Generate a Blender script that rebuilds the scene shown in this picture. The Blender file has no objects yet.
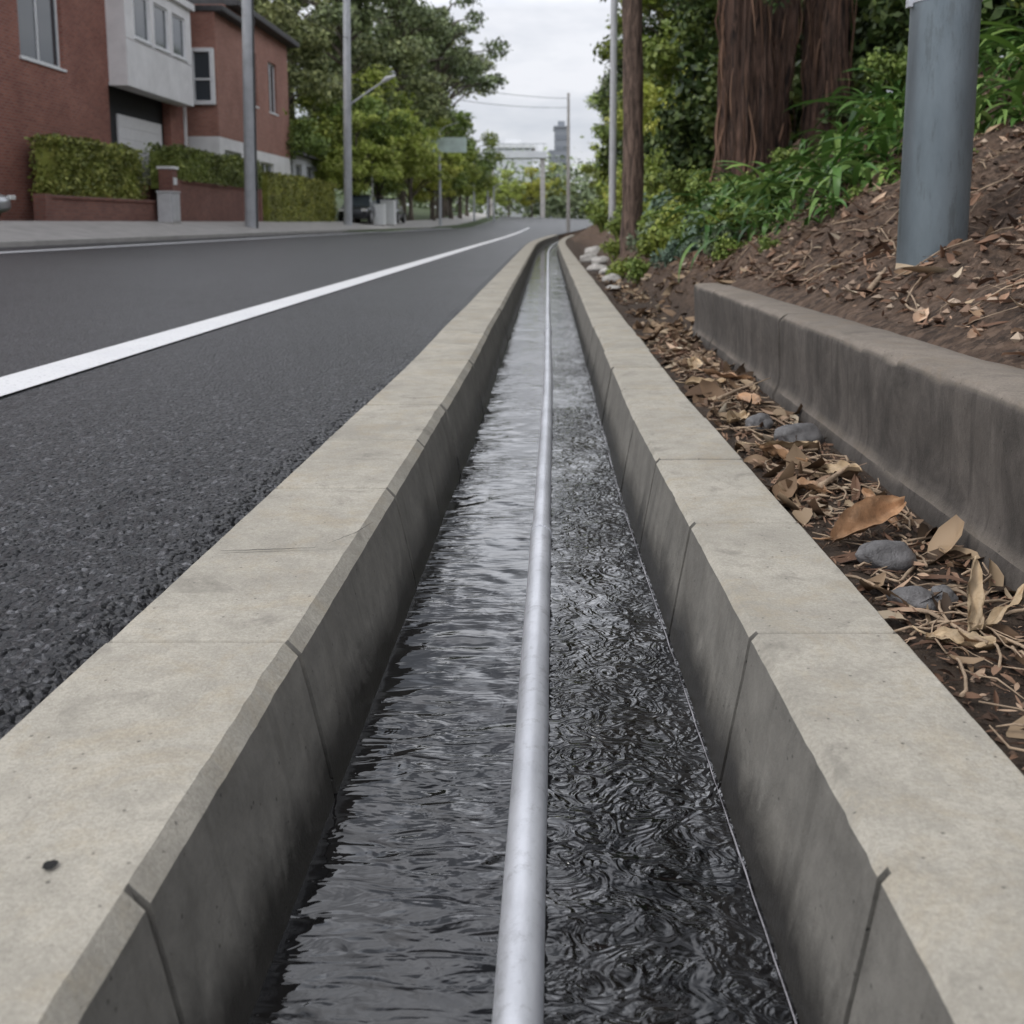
import bpy, math, random
import numpy as np
from mathutils import Vector, noise, Matrix, Euler
R = math.radians
col = bpy.context.scene.collection

# ------------------------------------------------------------------ helpers
def link(o, parent=None):
    col.objects.link(o)
    if parent is not None: o.parent = parent
    return o
def tag(o, label=None, cat=None, group=None, kind=None):
    if label: o["label"] = label
    if cat: o["category"] = cat
    if group: o["group"] = group
    if kind: o["kind"] = kind
    return o
def empty(name, loc=(0,0,0)):
    e = bpy.data.objects.new(name, None); e.location = loc; e.empty_display_size = .2
    return link(e)
class MB:
    def __init__(s): s.v=[]; s.f=[]; s.sharp=set()
    def quad(s,a,b,c,d):
        n=len(s.v); s.v += [a,b,c,d]; s.f.append((n,n+1,n+2,n+3))
    def box(s,x0,x1,y0,y1,z0,z1):
        n=len(s.v)
        s.v += [(x0,y0,z0),(x1,y0,z0),(x1,y1,z0),(x0,y1,z0),(x0,y0,z1),(x1,y0,z1),(x1,y1,z1),(x0,y1,z1)]
        s.f += [tuple(n+i for i in q) for q in ((0,3,2,1),(4,5,6,7),(0,1,5,4),(1,2,6,5),(2,3,7,6),(3,0,4,7))]
    def tube(s, pts, rad, seg=8, cap=True, wob=None):
        n0=len(s.v); P=[Vector(p) for p in pts]
        for i,p in enumerate(P):
            t=(P[min(i+1,len(P)-1)]-P[max(i-1,0)]).normalized()
            ref=Vector((1,0,0)) if abs(t.x)<.9 else Vector((0,1,0))
            u=t.cross(ref).normalized(); w=t.cross(u)
            for k in range(seg):
                a=2*math.pi*k/seg; r=rad[i]
                if wob: r*=wob(a,p)
                s.v.append(tuple(p+u*math.cos(a)*r+w*math.sin(a)*r))
        for i in range(len(P)-1):
            for k in range(seg):
                a=n0+i*seg+k; b=n0+i*seg+(k+1)%seg
                s.f.append((a,a+seg,b+seg,b))
        if cap:
            s.f.append(tuple(n0+k for k in range(seg)))
            s.f.append(tuple(n0+(len(P)-1)*seg+k for k in reversed(range(seg))))
    def loft(s, rings, cap=True, sharp=(), sring=()):
        n0=len(s.v); m=len(rings[0])
        for r in rings: s.v += [tuple(p) for p in r]
        for i in range(len(rings)-1):
            for k in range(m):
                a=n0+i*m+k; b=n0+i*m+(k+1)%m
                s.f.append((a,b,b+m,a+m))
                if k in sharp: s.sharp.add((a,a+m))
                if sharp and (i in (1,len(rings)-2) or i in sring): s.sharp.add((min(a,b),max(a,b)))
        if cap:
            s.f.append(tuple(n0+k for k in reversed(range(m))))
            s.f.append(tuple(n0+(len(rings)-1)*m+k for k in range(m)))
    def build(s,name,mat,parent=None,smooth=False,bevel=0,loc=None):
        me=bpy.data.meshes.new(name); me.from_pydata(s.v,[],s.f); me.update()
        me.materials.append(mat)
        if smooth: me.polygons.foreach_set('use_smooth',[True]*len(me.polygons))
        if s.sharp:
            for e in me.edges:
                a,b=e.vertices
                if (a,b) in s.sharp or (b,a) in s.sharp: e.use_edge_sharp=True
        o=bpy.data.objects.new(name,me); link(o,parent)
        if loc: o.location=loc
        if bevel:
            b=o.modifiers.new('bev','BEVEL'); b.width=bevel; b.segments=2; b.limit_method='ANGLE'
        return o
def recalc(o):
    import bmesh
    bm=bmesh.new(); bm.from_mesh(o.data); bmesh.ops.recalc_face_normals(bm,faces=bm.faces); bm.to_mesh(o.data); bm.free()
    return o
def N3(x,y,z=0.): return noise.noise(Vector((x,y,z)))

# ------------------------------------------------------------------ materials
class NT:
    def __init__(s,name):
        s.m=bpy.data.materials.new(name); s.m.use_nodes=True; s.t=s.m.node_tree
        s.b=s.t.nodes['Principled BSDF']; s.out=s.t.nodes['Material Output']
        s.co=s.t.nodes.new('ShaderNodeTexCoord').outputs['Object']
    def n(s,t,**k):
        nd=s.t.nodes.new(t)
        for a,b in k.items(): setattr(nd,a,b)
        return nd
    def l(s,a,b): s.t.links.new(a,b)
    def map(s,scale=(1,1,1),src=None):
        m=s.n('ShaderNodeMapping'); m.inputs['Scale'].default_value=scale; s.l(src or s.co,m.inputs['Vector']); return m.outputs[0]
    def noise(s,scale,detail=4,rough=.6,vec=None,dist=0):
        x=s.n('ShaderNodeTexNoise'); x.inputs['Scale'].default_value=scale; x.inputs['Detail'].default_value=detail
        x.inputs['Roughness'].default_value=rough; x.inputs['Distortion'].default_value=dist
        s.l(vec or s.co,x.inputs['Vector']); return x.outputs['Fac']
    def vor(s,scale,vec=None,out='Distance',feature='F1'):
        x=s.n('ShaderNodeTexVoronoi',feature=feature); x.inputs['Scale'].default_value=scale; s.l(vec or s.co,x.inputs['Vector']); return x.outputs[out]
    def ramp(s,fac,stops):
        r=s.n('ShaderNodeValToRGB'); e=r.color_ramp.elements
        while len(e)<len(stops): e.new(.5)
        for i,(p,c) in enumerate(stops):
            e[i].position=p; e[i].color=(c,c,c,1) if isinstance(c,(int,float)) else (*c,1)
        s.l(fac,r.inputs[0]); return r.outputs[0]
    def mix(s,fac,a,b,mode='MIX'):
        x=s.n('ShaderNodeMix',data_type='RGBA',blend_type=mode)
        for i,v in ((0,fac),(6,a),(7,b)):
            if isinstance(v,(int,float)): x.inputs[i].default_value=v if i==0 else (v,v,v,1)
            elif isinstance(v,tuple): x.inputs[i].default_value=(*v,1)
            else: s.l(v,x.inputs[i])
        return x.outputs[2]
    def math(s,op,a,b=0.,c=None):
        x=s.n('ShaderNodeMath',operation=op)
        for i,v in enumerate((a,b) if c is None else (a,b,c)):
            if isinstance(v,(int,float)): x.inputs[i].default_value=v
            else: s.l(v,x.inputs[i])
        return x.outputs[0]
    def bump(s,h,strength=.5,dist=.01,prev=None):
        x=s.n('ShaderNodeBump'); x.inputs['Strength'].default_value=strength; x.inputs['Distance'].default_value=dist
        s.l(h,x.inputs['Height'])
        if prev: s.l(prev,x.inputs['Normal'])
        s.l(x.outputs[0],s.b.inputs['Normal']); return x.outputs[0]
    def base(s,c):
        if isinstance(c,tuple): s.b.inputs['Base Color'].default_value=(*c,1)
        else: s.l(c,s.b.inputs['Base Color'])
    def rough(s,c):
        if isinstance(c,(int,float)): s.b.inputs['Roughness'].default_value=c
        else: s.l(c,s.b.inputs['Roughness'])
    def sep(s,src=None):
        x=s.n('ShaderNodeSeparateXYZ'); s.l(src or s.co,x.inputs[0]); return x.outputs

def simple(name,c,rough=.6,metal=0,var=.25,scale=6,bump=0):
    t=NT(name); n=t.noise(scale,4)
    t.base(t.mix(t.ramp(n,[(.3,0.),(.7,1.)]),tuple(x*(1-var) for x in c),tuple(min(1,x*(1+var)) for x in c)))
    t.rough(rough); t.b.inputs['Metallic'].default_value=metal
    if bump: t.bump(t.noise(scale*12,3),bump,.01)
    return t.m

def concrete(name,light,dark,wet=False,spk=.22,sc=(.78,1.18),st=.35):
    t=NT(name)
    big=t.ramp(t.noise(1.9,5,.7),[(.38,0.),(.60,1.)])
    c=t.mix(big,tuple(x*.74 for x in light),light)
    mid=t.noise(11,6,.78)
    c=t.mix(t.ramp(mid,[(.44,0.),(.62,.45)]),c,tuple(x*.58 for x in light))
    warm=t.noise(4.3,5,.75,dist=.5)
    c=t.mix(t.ramp(warm,[(.5,0.),(.64,.38)]),c,(light[0]*.80,light[1]*.70,light[2]*.54))
    fine=t.noise(150,3,.8)
    c=t.mix(t.ramp(fine,[(.44,0.),(.62,.38)]),c,tuple(x*.45 for x in light))
    c=t.mix(t.ramp(fine,[(.28,spk),(.42,0.)]),c,tuple(min(1,x*1.35) for x in light))
    pits=t.math('MULTIPLY',t.ramp(t.vor(34),[(.06,1.),(.12,0.)]),t.ramp(mid,[(.47,0.),(.52,1.)]))
    c=t.mix(t.math('MULTIPLY',pits,.75),c,tuple(x*.22 for x in light))
    c=t.mix(t.ramp(warm,[(.33,.55),(.43,0.)]),c,tuple(x*.42 for x in light))
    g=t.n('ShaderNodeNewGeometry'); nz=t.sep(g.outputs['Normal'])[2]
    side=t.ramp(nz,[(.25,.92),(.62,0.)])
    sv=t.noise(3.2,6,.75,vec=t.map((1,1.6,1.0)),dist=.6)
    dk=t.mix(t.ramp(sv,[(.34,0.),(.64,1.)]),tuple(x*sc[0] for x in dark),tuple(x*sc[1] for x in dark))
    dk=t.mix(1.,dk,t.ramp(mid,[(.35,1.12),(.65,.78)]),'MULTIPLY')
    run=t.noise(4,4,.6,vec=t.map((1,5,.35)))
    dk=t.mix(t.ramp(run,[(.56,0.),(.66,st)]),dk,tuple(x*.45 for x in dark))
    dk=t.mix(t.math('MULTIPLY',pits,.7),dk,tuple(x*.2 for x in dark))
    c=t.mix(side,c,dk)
    if wet:
        z=t.sep()[2]
        zz=t.math('ADD',z,t.math('MULTIPLY_ADD',sv,.20,-.10))
        w=t.ramp(t.math('MULTIPLY_ADD',zz,-4.,-.35),[(.30,0.),(.72,1.)])
        c=t.mix(t.math('MULTIPLY',w,.85),c,(.016,.015,.014))
        t.rough(t.math('MULTIPLY_ADD',w,-.55,.88))
    else: t.rough(.88)
    t.base(c)
    b=t.bump(t.math('SUBTRACT',mid,t.math('MULTIPLY',pits,.5)),.5,.008)
    t.bump(fine,.5,.0022,prev=b)
    return t.m

M={}
M['kerb']=concrete('kerb_concrete',(.475,.440,.372),(.150,.142,.126),wet=True)  # side tone: grime, darkened further with channel shade painted into the colour
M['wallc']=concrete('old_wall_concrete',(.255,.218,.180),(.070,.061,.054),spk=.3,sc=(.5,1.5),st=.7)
M['path']=simple('footpath_concrete',(.42,.40,.38),.85,var=.15,scale=2)
M['polec']=simple('pole_concrete',(.40,.41,.43),.8,var=.15,scale=2)

# asphalt
t=NT('asphalt')
n=t.noise(.5,5,.6); n26=t.noise(26,4,.7); vc=t.vor(70,out='Color')
c=t.mix(t.ramp(n,[(.3,0.),(.7,1.)]),(.040,.040,.044),(.062,.062,.068))
c=t.mix(t.ramp(vc,[(.62,0.),(.95,.8)]),c,(.17,.17,.18))
c=t.mix(t.ramp(n26,[(.44,0.),(.62,.75)]),c,(.012,.012,.014))
xs=t.sep()
nearm=t.math('MULTIPLY',t.ramp(t.math('MULTIPLY_ADD',xs[0],.35,1.0),[(.0,0.),(.55,.62)]),t.ramp(t.math('MULTIPLY',xs[1],.12),[(.25,1.),(.95,0.)]))
c=t.mix(nearm,c,t.mix(t.ramp(vc,[(.7,0.),(.96,.7)]),(.013,.013,.015),(.26,.26,.28)))  # pale aggregate chips near the kerb, brightened to paint glints into the colour
t.base(c); t.rough(.42)
t.bump(t.math('ADD',t.math('MULTIPLY',t.vor(62),-1.),t.math('MULTIPLY',n26,1.2)),1.,.022)
M['asphalt']=t.m
t=NT('road_paint'); n=t.ramp(t.noise(45,5,.75),[(.34,0.),(.42,1.)])
t.base(t.mix(n,(.3,.3,.31),t.mix(t.noise(3,4),(.66,.66,.68),(.8,.8,.8)))); t.rough(.6); M['paint']=t.m
# water
t=NT('drain_water')
t.base(t.mix(t.ramp(t.noise(3,5,.7),[(.42,0.),(.7,1.)]),(.003,.003,.004),(.012,.010,.009))); t.b.inputs['IOR'].default_value=1.55
t.rough(.02)
sx=t.sep(); x=sx[0]
right=t.ramp(t.math('MULTIPLY_ADD',x,5.,.5),[(.35,.05),(.75,1.)])
left=t.ramp(t.math('MULTIPLY_ADD',x,5.,.5),[(.35,1.),(.75,.1)])
bb=t.noise(12,1.2,.5,vec=t.map((1.1,1.35,1)),dist=3.2)
cc=t.noise(16,1.5,.5,vec=t.map((.5,1.6,1)),dist=.9)
patch=t.ramp(t.noise(3.0,2,vec=t.map((1,.6,1))),[(.38,.20),(.62,1.)])
dist_=t.ramp(t.math('MULTIPLY',sx[1],.08),[(.24,1.),(.85,.30)])
h=t.math('ADD',t.math('MULTIPLY',bb,right),t.math('MULTIPLY',t.math('MULTIPLY',cc,left),.45))
t.bump(t.math('MULTIPLY',t.math('MULTIPLY',h,patch),dist_),1.,.0155)
M['water']=t.m
M['foam']=simple('foam',(.22,.21,.225),.4,var=.6,scale=30)
# pipe
t=NT('galvanised_steel')
n=t.noise(9,5,.65,vec=t.map((1,.35,1))); n3=t.noise(90,3,.7)
c=t.mix(t.ramp(n,[(.3,0.),(.7,1.)]),(.50,.51,.54),(.72,.73,.77))
c=t.mix(t.ramp(t.noise(24,5,.75),[(.54,0.),(.66,.45)]),c,(.30,.30,.31))
t.base(c); t.b.inputs['Metallic'].default_value=.45
t.rough(t.math('MULTIPLY_ADD',n3,.3,.30)); t.bump(n3,.3,.002); M['steel']=t.m
t=NT('pole_steel')
n=t.noise(4,5,.7,vec=t.map((1,1,.3)))
c=t.mix(t.ramp(n,[(.3,0.),(.7,1.)]),(.130,.158,.175),(.21,.245,.265))
c=t.mix(t.ramp(t.noise(18,6,.8,vec=t.map((1,1,.2))),[(.53,0.),(.64,.5)]),c,(.09,.10,.10))
t.base(c); t.b.inputs['Metallic'].default_value=.45
t.rough(.38); M['polesteel']=t.m
# ground
t=NT('ground_soil')
n=t.noise(9,6,.75); v=t.vor(38,out='Color'); n14=t.noise(16,6,.75)
c=t.mix(t.ramp(n,[(.35,0.),(.65,1.)]),(.055,.034,.022),(.215,.138,.092))
c=t.mix(t.ramp(v,[(.50,0.),(.8,.6)]),c,(.30,.205,.145))
c=t.mix(t.ramp(n14,[(.52,0.),(.62,.7)]),c,(.035,.023,.016))
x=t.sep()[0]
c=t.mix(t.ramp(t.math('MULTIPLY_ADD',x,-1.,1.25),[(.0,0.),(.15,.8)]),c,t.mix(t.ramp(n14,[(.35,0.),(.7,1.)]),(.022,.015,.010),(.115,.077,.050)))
gr=t.mix(t.ramp(n,[(.4,0.),(.6,1.)]),(.03,.05,.015),(.08,.11,.035))
c=t.mix(t.ramp(t.math('MULTIPLY_ADD',x,-1.,-4.),[(.2,0.),(.6,1.)]),c,gr)
t.base(c); t.rough(.92)
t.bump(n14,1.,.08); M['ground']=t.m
# island-random materials
def leafy(name,stops,trans=0.,rough=.5):
    t=NT(name); g=t.n('ShaderNodeNewGeometry'); r=g.outputs['Random Per Island']
    c=t.ramp(r,stops); big=t.ramp(t.noise(.9,2),[(.3,.55),(.7,1.3)])
    c=t.mix(1.,c,big,'MULTIPLY')
    oi=t.n('ShaderNodeObjectInfo'); c=t.mix(1.,c,t.ramp(oi.outputs['Random'],[(0.,(.72,.78,.80)),(.5,(1.,1.,1.)),(1.,(1.15,1.02,.85))]),'MULTIPLY')
    t.base(c); t.rough(rough); t.b.inputs['Specular IOR Level'].default_value=.3
    if trans:
        tr=t.n('ShaderNodeBsdfTranslucent'); t.l(c,tr.inputs[0]); mx=t.n('ShaderNodeMixShader'); mx.inputs[0].default_value=trans
        t.l(t.b.outputs[0],mx.inputs[1]); t.l(tr.outputs[0],mx.inputs[2]); t.l(mx.outputs[0],t.out.inputs[0])
    return t.m
M['leaf_dark']=leafy('leaf_dark',[(0.,(.030,.055,.018)),(.6,(.080,.125,.032)),(1.,(.17,.22,.06))])
M['leaf_gum_haze']=leafy('leaf_gum_haze',[(0.,(.10,.13,.06)),(.6,(.22,.265,.11)),(1.,(.36,.40,.19))])  # gum green made lighter and greyer: haze painted into the leaf colour
M['leaf_mid']=leafy('leaf_mid',[(0.,(.09,.145,.028)),(.6,(.23,.31,.06)),(1.,(.38,.45,.12))])
M['leaf_bright']=leafy('leaf_bright',[(0.,(.24,.31,.05)),(.6,(.48,.55,.12)),(1.,(.64,.67,.21))],.2)
M['leaf_far_haze']=leafy('leaf_far_haze',[(0.,(.17,.22,.11)),(.6,(.28,.34,.18)),(1.,(.40,.45,.26))])  # paler green: distance haze painted into the leaf colour
M['leaf_hedge']=leafy('leaf_hedge',[(0.,(.09,.115,.025)),(.6,(.23,.265,.06)),(1.,(.42,.43,.13))])
M['leaf_strap']=leafy('leaf_strap',[(0.,(.030,.080,.016)),(.5,(.10,.21,.045)),(1.,(.30,.44,.13))],.2,.4)
M['leaf_blue']=leafy('leaf_blue',[(0.,(.09,.14,.09)),(1.,(.28,.38,.27))])
M['litter']=leafy('leaf_litter',[(0.,(.05,.032,.020)),(.3,(.15,.09,.053)),(.6,(.29,.19,.115)),(.85,(.42,.31,.20)),(1.,(.58,.48,.36))],0,.65)
M['chips']=leafy('bark_chips',[(0.,(.045,.027,.019)),(.35,(.15,.088,.060)),(.75,(.31,.20,.14)),(1.,(.52,.39,.29))],0,.85)
M['dryleaf']=simple('dry_leaf',(.34,.20,.11),.5,var=.6,scale=14,bump=.3)
M['paleleaf']=simple('pale_leaf',(.46,.34,.21),.55,var=.5,scale=12,bump=.3)
M['stone']=simple('stone',(.14,.135,.135),.5,var=.5,scale=16,bump=.5)
M['rock']=simple('pale_rock',(.42,.40,.37),.8,var=.3,scale=8,bump=.5)
M['stick']=simple('stick',(.34,.25,.17),.8,var=.45,scale=12,bump=.4)
def bark(name,a,b,sc=(6,6,.5),bs=1.,bd=.06):
    t=NT(name); n=t.noise(2.6,6,.7,vec=t.map(sc),dist=.6)
    t.base(t.mix(t.ramp(n,[(.38,0.),(.60,1.)]),a,b)); t.rough(.95); t.bump(n,bs,bd); return t.m
M['redwood']=bark('redwood_bark',(.022,.014,.011),(.23,.135,.098),sc=(7,7,.7),bd=.15)
M['strand']=leafy('redwood_bark_strand',[(0.,(.035,.022,.017)),(.5,(.13,.078,.057)),(1.,(.25,.16,.12))],0,.95)
M['bark']=bark('tree_bark',(.04,.033,.027),(.17,.14,.11))
M['woodpole']=bark('timber_pole',(.035,.024,.018),(.22,.15,.115),(7,7,.9),1.,.04)
# brick
def brick(name,a,b,mortar):
    t=NT(name); s=t.sep(); cx=t.n('ShaderNodeCombineXYZ')
    t.l(t.math('ADD',s[0],s[1]),cx.inputs[0]); t.l(s[2],cx.inputs[1])
    k=t.n('ShaderNodeTexBrick'); t.l(cx.outputs[0],k.inputs['Vector']); k.inputs['Scale'].default_value=1.
    k.inputs['Brick Width'].default_value=.25; k.inputs['Row Height'].default_value=.09; k.inputs['Mortar Size'].default_value=.013
    k.inputs['Color1'].default_value=(*a,1); k.inputs['Color2'].default_value=(*b,1); k.inputs['Mortar'].default_value=(*mortar,1)
    c=t.mix(t.math('MULTIPLY',t.ramp(t.noise(.7,5),[(.35,0.),(.7,1.)]),.45),k.outputs[0],tuple(x*.5 for x in a))
    t.base(c); t.rough(.9); t.bump(k.outputs['Fac'],-.4,.01); return t.m
M['brick']=brick('red_brick',(.22,.066,.046),(.33,.115,.078),(.28,.20,.17))
M['brick2']=brick('brown_brick',(.31,.127,.09),(.40,.18,.128),(.30,.22,.19))
M['brick3']=brick('dark_brick',(.19,.07,.055),(.27,.11,.08),(.18,.13,.11))
M['render']=simple('white_render',(.72,.71,.71),.8,var=.10,scale=1.5)
M['frame']=simple('white_frame',(.74,.75,.76),.5,var=.05)
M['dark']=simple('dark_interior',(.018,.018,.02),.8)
M['mortar']=simple('joint_dark',(.010,.0095,.009),.95,var=.4,scale=30)
M['roofd']=simple('dark_roof',(.06,.058,.06),.8,var=.3)
M['garage']=simple('garage_door_grey',(.66,.65,.66),.6,var=.06)
M['cab']=simple('cabinet_grey',(.50,.50,.51),.6,var=.08)
M['cabw']=simple('cabinet_white',(.75,.76,.75),.5,var=.06)
M['sign']=simple('sign_pale_green',(.50,.60,.56),.5,var=.15,scale=2)
M['tower']=simple('tower_grey',(.26,.28,.31),.7,var=.1)
M['towerw']=simple('tower_window_band',(.20,.22,.25),.4,var=.1)
M['far_wall']=simple('pale_wall',(.60,.62,.64),.8,var=.08,scale=1)
M['black']=simple('black_rubber',(.02,.02,.02),.8)
M['silver']=simple('silver_paint',(.42,.43,.45),.3,.5,var=.04)
M['navy']=simple('dark_paint',(.03,.033,.04),.25,.2,var=.04)
M['lens']=simple('lamp_lens',(.7,.7,.68),.2,var=.03)
g=NT('window_glass'); g.base((.04,.05,.06)); g.rough(.06); g.b.inputs['IOR'].default_value=1.7; M['glass']=g.m

# ------------------------------------------------------------------ layout functions (metres)
def shift(Y): return 0.0 if Y<34 else .0013*(min(Y,72)-34)**2 + (0.10*(Y-72) if Y>72 else 0)
def rise(Y):
    if Y<50: return 0.
    y=min(Y,140)-50
    return .00018*y*y
def lerp(a,b,t): t=max(0,min(1,t)); return a+(b-a)*t
def xil(Y): return -lerp(.488,.44,(Y-1)/4.5)
def xol(Y): return -lerp(.862,.80,(Y-1.5)/4)
def xir(Y): return lerp(.415,.356,(Y-1)/2.9)
def xor_(Y): return lerp(.702,.645,(Y-1.3)/3.5)
def ledge(Y): return -lerp(11.,8.,(Y-55)/35)
def zroad(X,Y): return -.022+.0315*(-.86-max(X,ledge(Y)))+rise(Y)
WALL_END=7.5
def bank(x):
    if x<1.0: return 0.
    if x<1.4: u=(x-1.)/.4; return .40*(u*u*(3-2*u))
    if x<5: return .40+.60*(x-1.4)
    if x<12: return 2.56+.3*(x-5)
    return 4.66+.02*(x-12)
def gz(X,Y):
    x=X-shift(Y); r=rise(Y)
    if x<-.84:
        L=ledge(Y)
        if X>L: return zroad(X,Y)-.035
        if X>L-2.6: return zroad(X,Y)+.06+.43*(L-X)/2.6
        return zroad(X,Y)+.50+min(3.5,.12*max(0,(L-5-X)))
    if x<.63: return -.75+r
    n=N3(X*1.7,Y*1.7)*.12+N3(X*5,Y*5,3)*.06+N3(X*14,Y*14,3)*.030
    if Y<WALL_END-.1:
        if x<1.22: return -.045+n*.14+r
        return max(.335,bank(x)+n*min(1,(x-1.2)*1.5))+r
    k=min(1,(Y-WALL_END+.1)/.8)
    b=bank(x)
    if x<1.5 : b = b*(.75+.25*k)
    return -.04+b+n*(.25+min(1,max(0,(x-1))))+r

# ground sheet
xsn=[-400,-200,-100,-60,-40,-30,-24,-20,-17,-15,-13.7,-13.2,-12,-11.02,-10.98,-9,-6,-4,-2.5,-1.6,-1.0,-.85,-.835,0,.62,.635,.66]
x=.70
while x<5: xsn.append(round(x,3)); x+= .045 if x<3 else .08
xsn=[v for v in xsn if not (1.2<v<1.26)]+[1.21,1.25]; xsn=sorted(set(xsn))
x=5.2
while x<14: xsn.append(x); x+=.5
xsn+=[18,25,40,60,100,200,400]
ysn=[-30,-10,-5,-3]; y=-2
while y<12: ysn.append(y); y+=.05
while y<40: ysn.append(y); y+=.4
while y<150: ysn.append(y); y+=3
ysn+=[170,200,260,350,500,800]
mb=MB()
for Y in ysn:
    sh=shift(Y)
    for X in xsn:
        XX=X+sh if -1.5<X<14 else X
        mb.v.append((XX,Y,gz(XX,Y)))
nx=len(xsn)
for j in range(len(ysn)-1):
    for i in range(nx-1):
        a=j*nx+i; mb.f.append((a,a+1,a+1+nx,a+nx))
gnd=mb.build('ground',M['ground'],smooth=True); tag(gnd,'earth ground rising into a mulched bank','ground',kind='structure')

# road, with real coarse aggregate close to the kerb
mb=MB(); ys=[]; y=-4
while y<.8: ys.append(y); y+=.3
while y<5.4: ys.append(y); y+=.010+.004*max(0,y-1.5)
while y<10: ys.append(y); y+=.08
while y<40: ys.append(y); y+=.5
while y<200: ys.append(y); y+=4
ds=[]; d=0.
while d<2.1: ds.append(d); d+=.009+.006*d
ds+=[2.3,2.7,3.2,4.2,5.5,7.,8.5]
for Y in ys:
    e=xol(Y)-.006+shift(Y)-abs(N3(0,Y*6,5))*.050-abs(N3(0,Y*26,2))*.034
    L=ledge(Y); fy=max(0,min(1,(5.4-Y)/2.8))*(1 if Y>.8 else 0)
    for k,dd in enumerate(ds+[99]):
        X=e-dd if dd<8.6 else L
        if X<L: X=L+.001*(len(ds)-k)
        z=zroad(X,Y)
        if dd<2.1 and fy>0:
            f=fy*max(0,min(1,(2.1-dd)/.8))
            vd=noise.voronoi(Vector((X*36,Y*36,0)))[0][0]
            z+=f*(.015*(.45-vd)+.008*N3(X*20,Y*20,2)+.003*N3(X*75,Y*75,2))-.004*f
        if dd<.07:
            z-=(.026+.016*N3(0,Y*20,8))*(1-dd/.07)
        mb.v.append((X,Y,z))
m=len(ds)+1
for j in range(len(ys)-1):
    for i in range(m-1):
        a=j*m+i; mb.f.append((a,a+1,a+m+1,a+m))
o=mb.build('road',M['asphalt'],smooth=True); o.data.flip_normals(); tag(o,'dark asphalt road with white edge line','road',kind='structure')
def strip(name,xf,w,y0,y1,mat,dz,step=.5):
    mb=MB(); y=y0; k=0
    while y<=y1:
        st=step if y<40 else 4
        for s in (w/2,-w/2):
            X=xf(y)+s; mb.v.append((X,y,zroad(X,y)+dz))
        if k: a=2*(k-1); mb.f.append((a,a+1,a+3,a+2))
        k+=1; y+=st
    return mb.build(name,mat)
o=recalc(strip('road_marking',lambda y:-lerp(2.56,2.32,(y-4)/40)+shift(y)*.15,.27,-3,92,M['paint'],.010)); tag(o,'solid white painted edge line on asphalt','road marking',kind='structure')
o=recalc(strip('road_marking',lambda y:ledge(y)+1.3,.30,0,120,M['paint'],.012)); tag(o,'thin white painted line beside the far kerb','road marking',kind='structure')
# far footpath with kerb
mb=MB(); ysf=list(np.arange(0,60,2))+list(np.arange(60,190,5))
for Y in ysf:
    L=ledge(Y); z=zroad(L,Y)
    for X,zz in ((L+.02,z-.05),(L+.02,z+.11),(L-.04,z+.13),(L-.18,z+.135),(L-2.55,z+.54)):
        mb.v.append((X,Y,zz))
for j in range(len(ysf)-1):
    for i in range(4):
        a=j*5+i; mb.f.append((a,a+1,a+6,a+5))
o=recalc(mb.build('footpath',M['path'])); tag(o,'pale concrete footpath with kerb','footpath',kind='structure')

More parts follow.
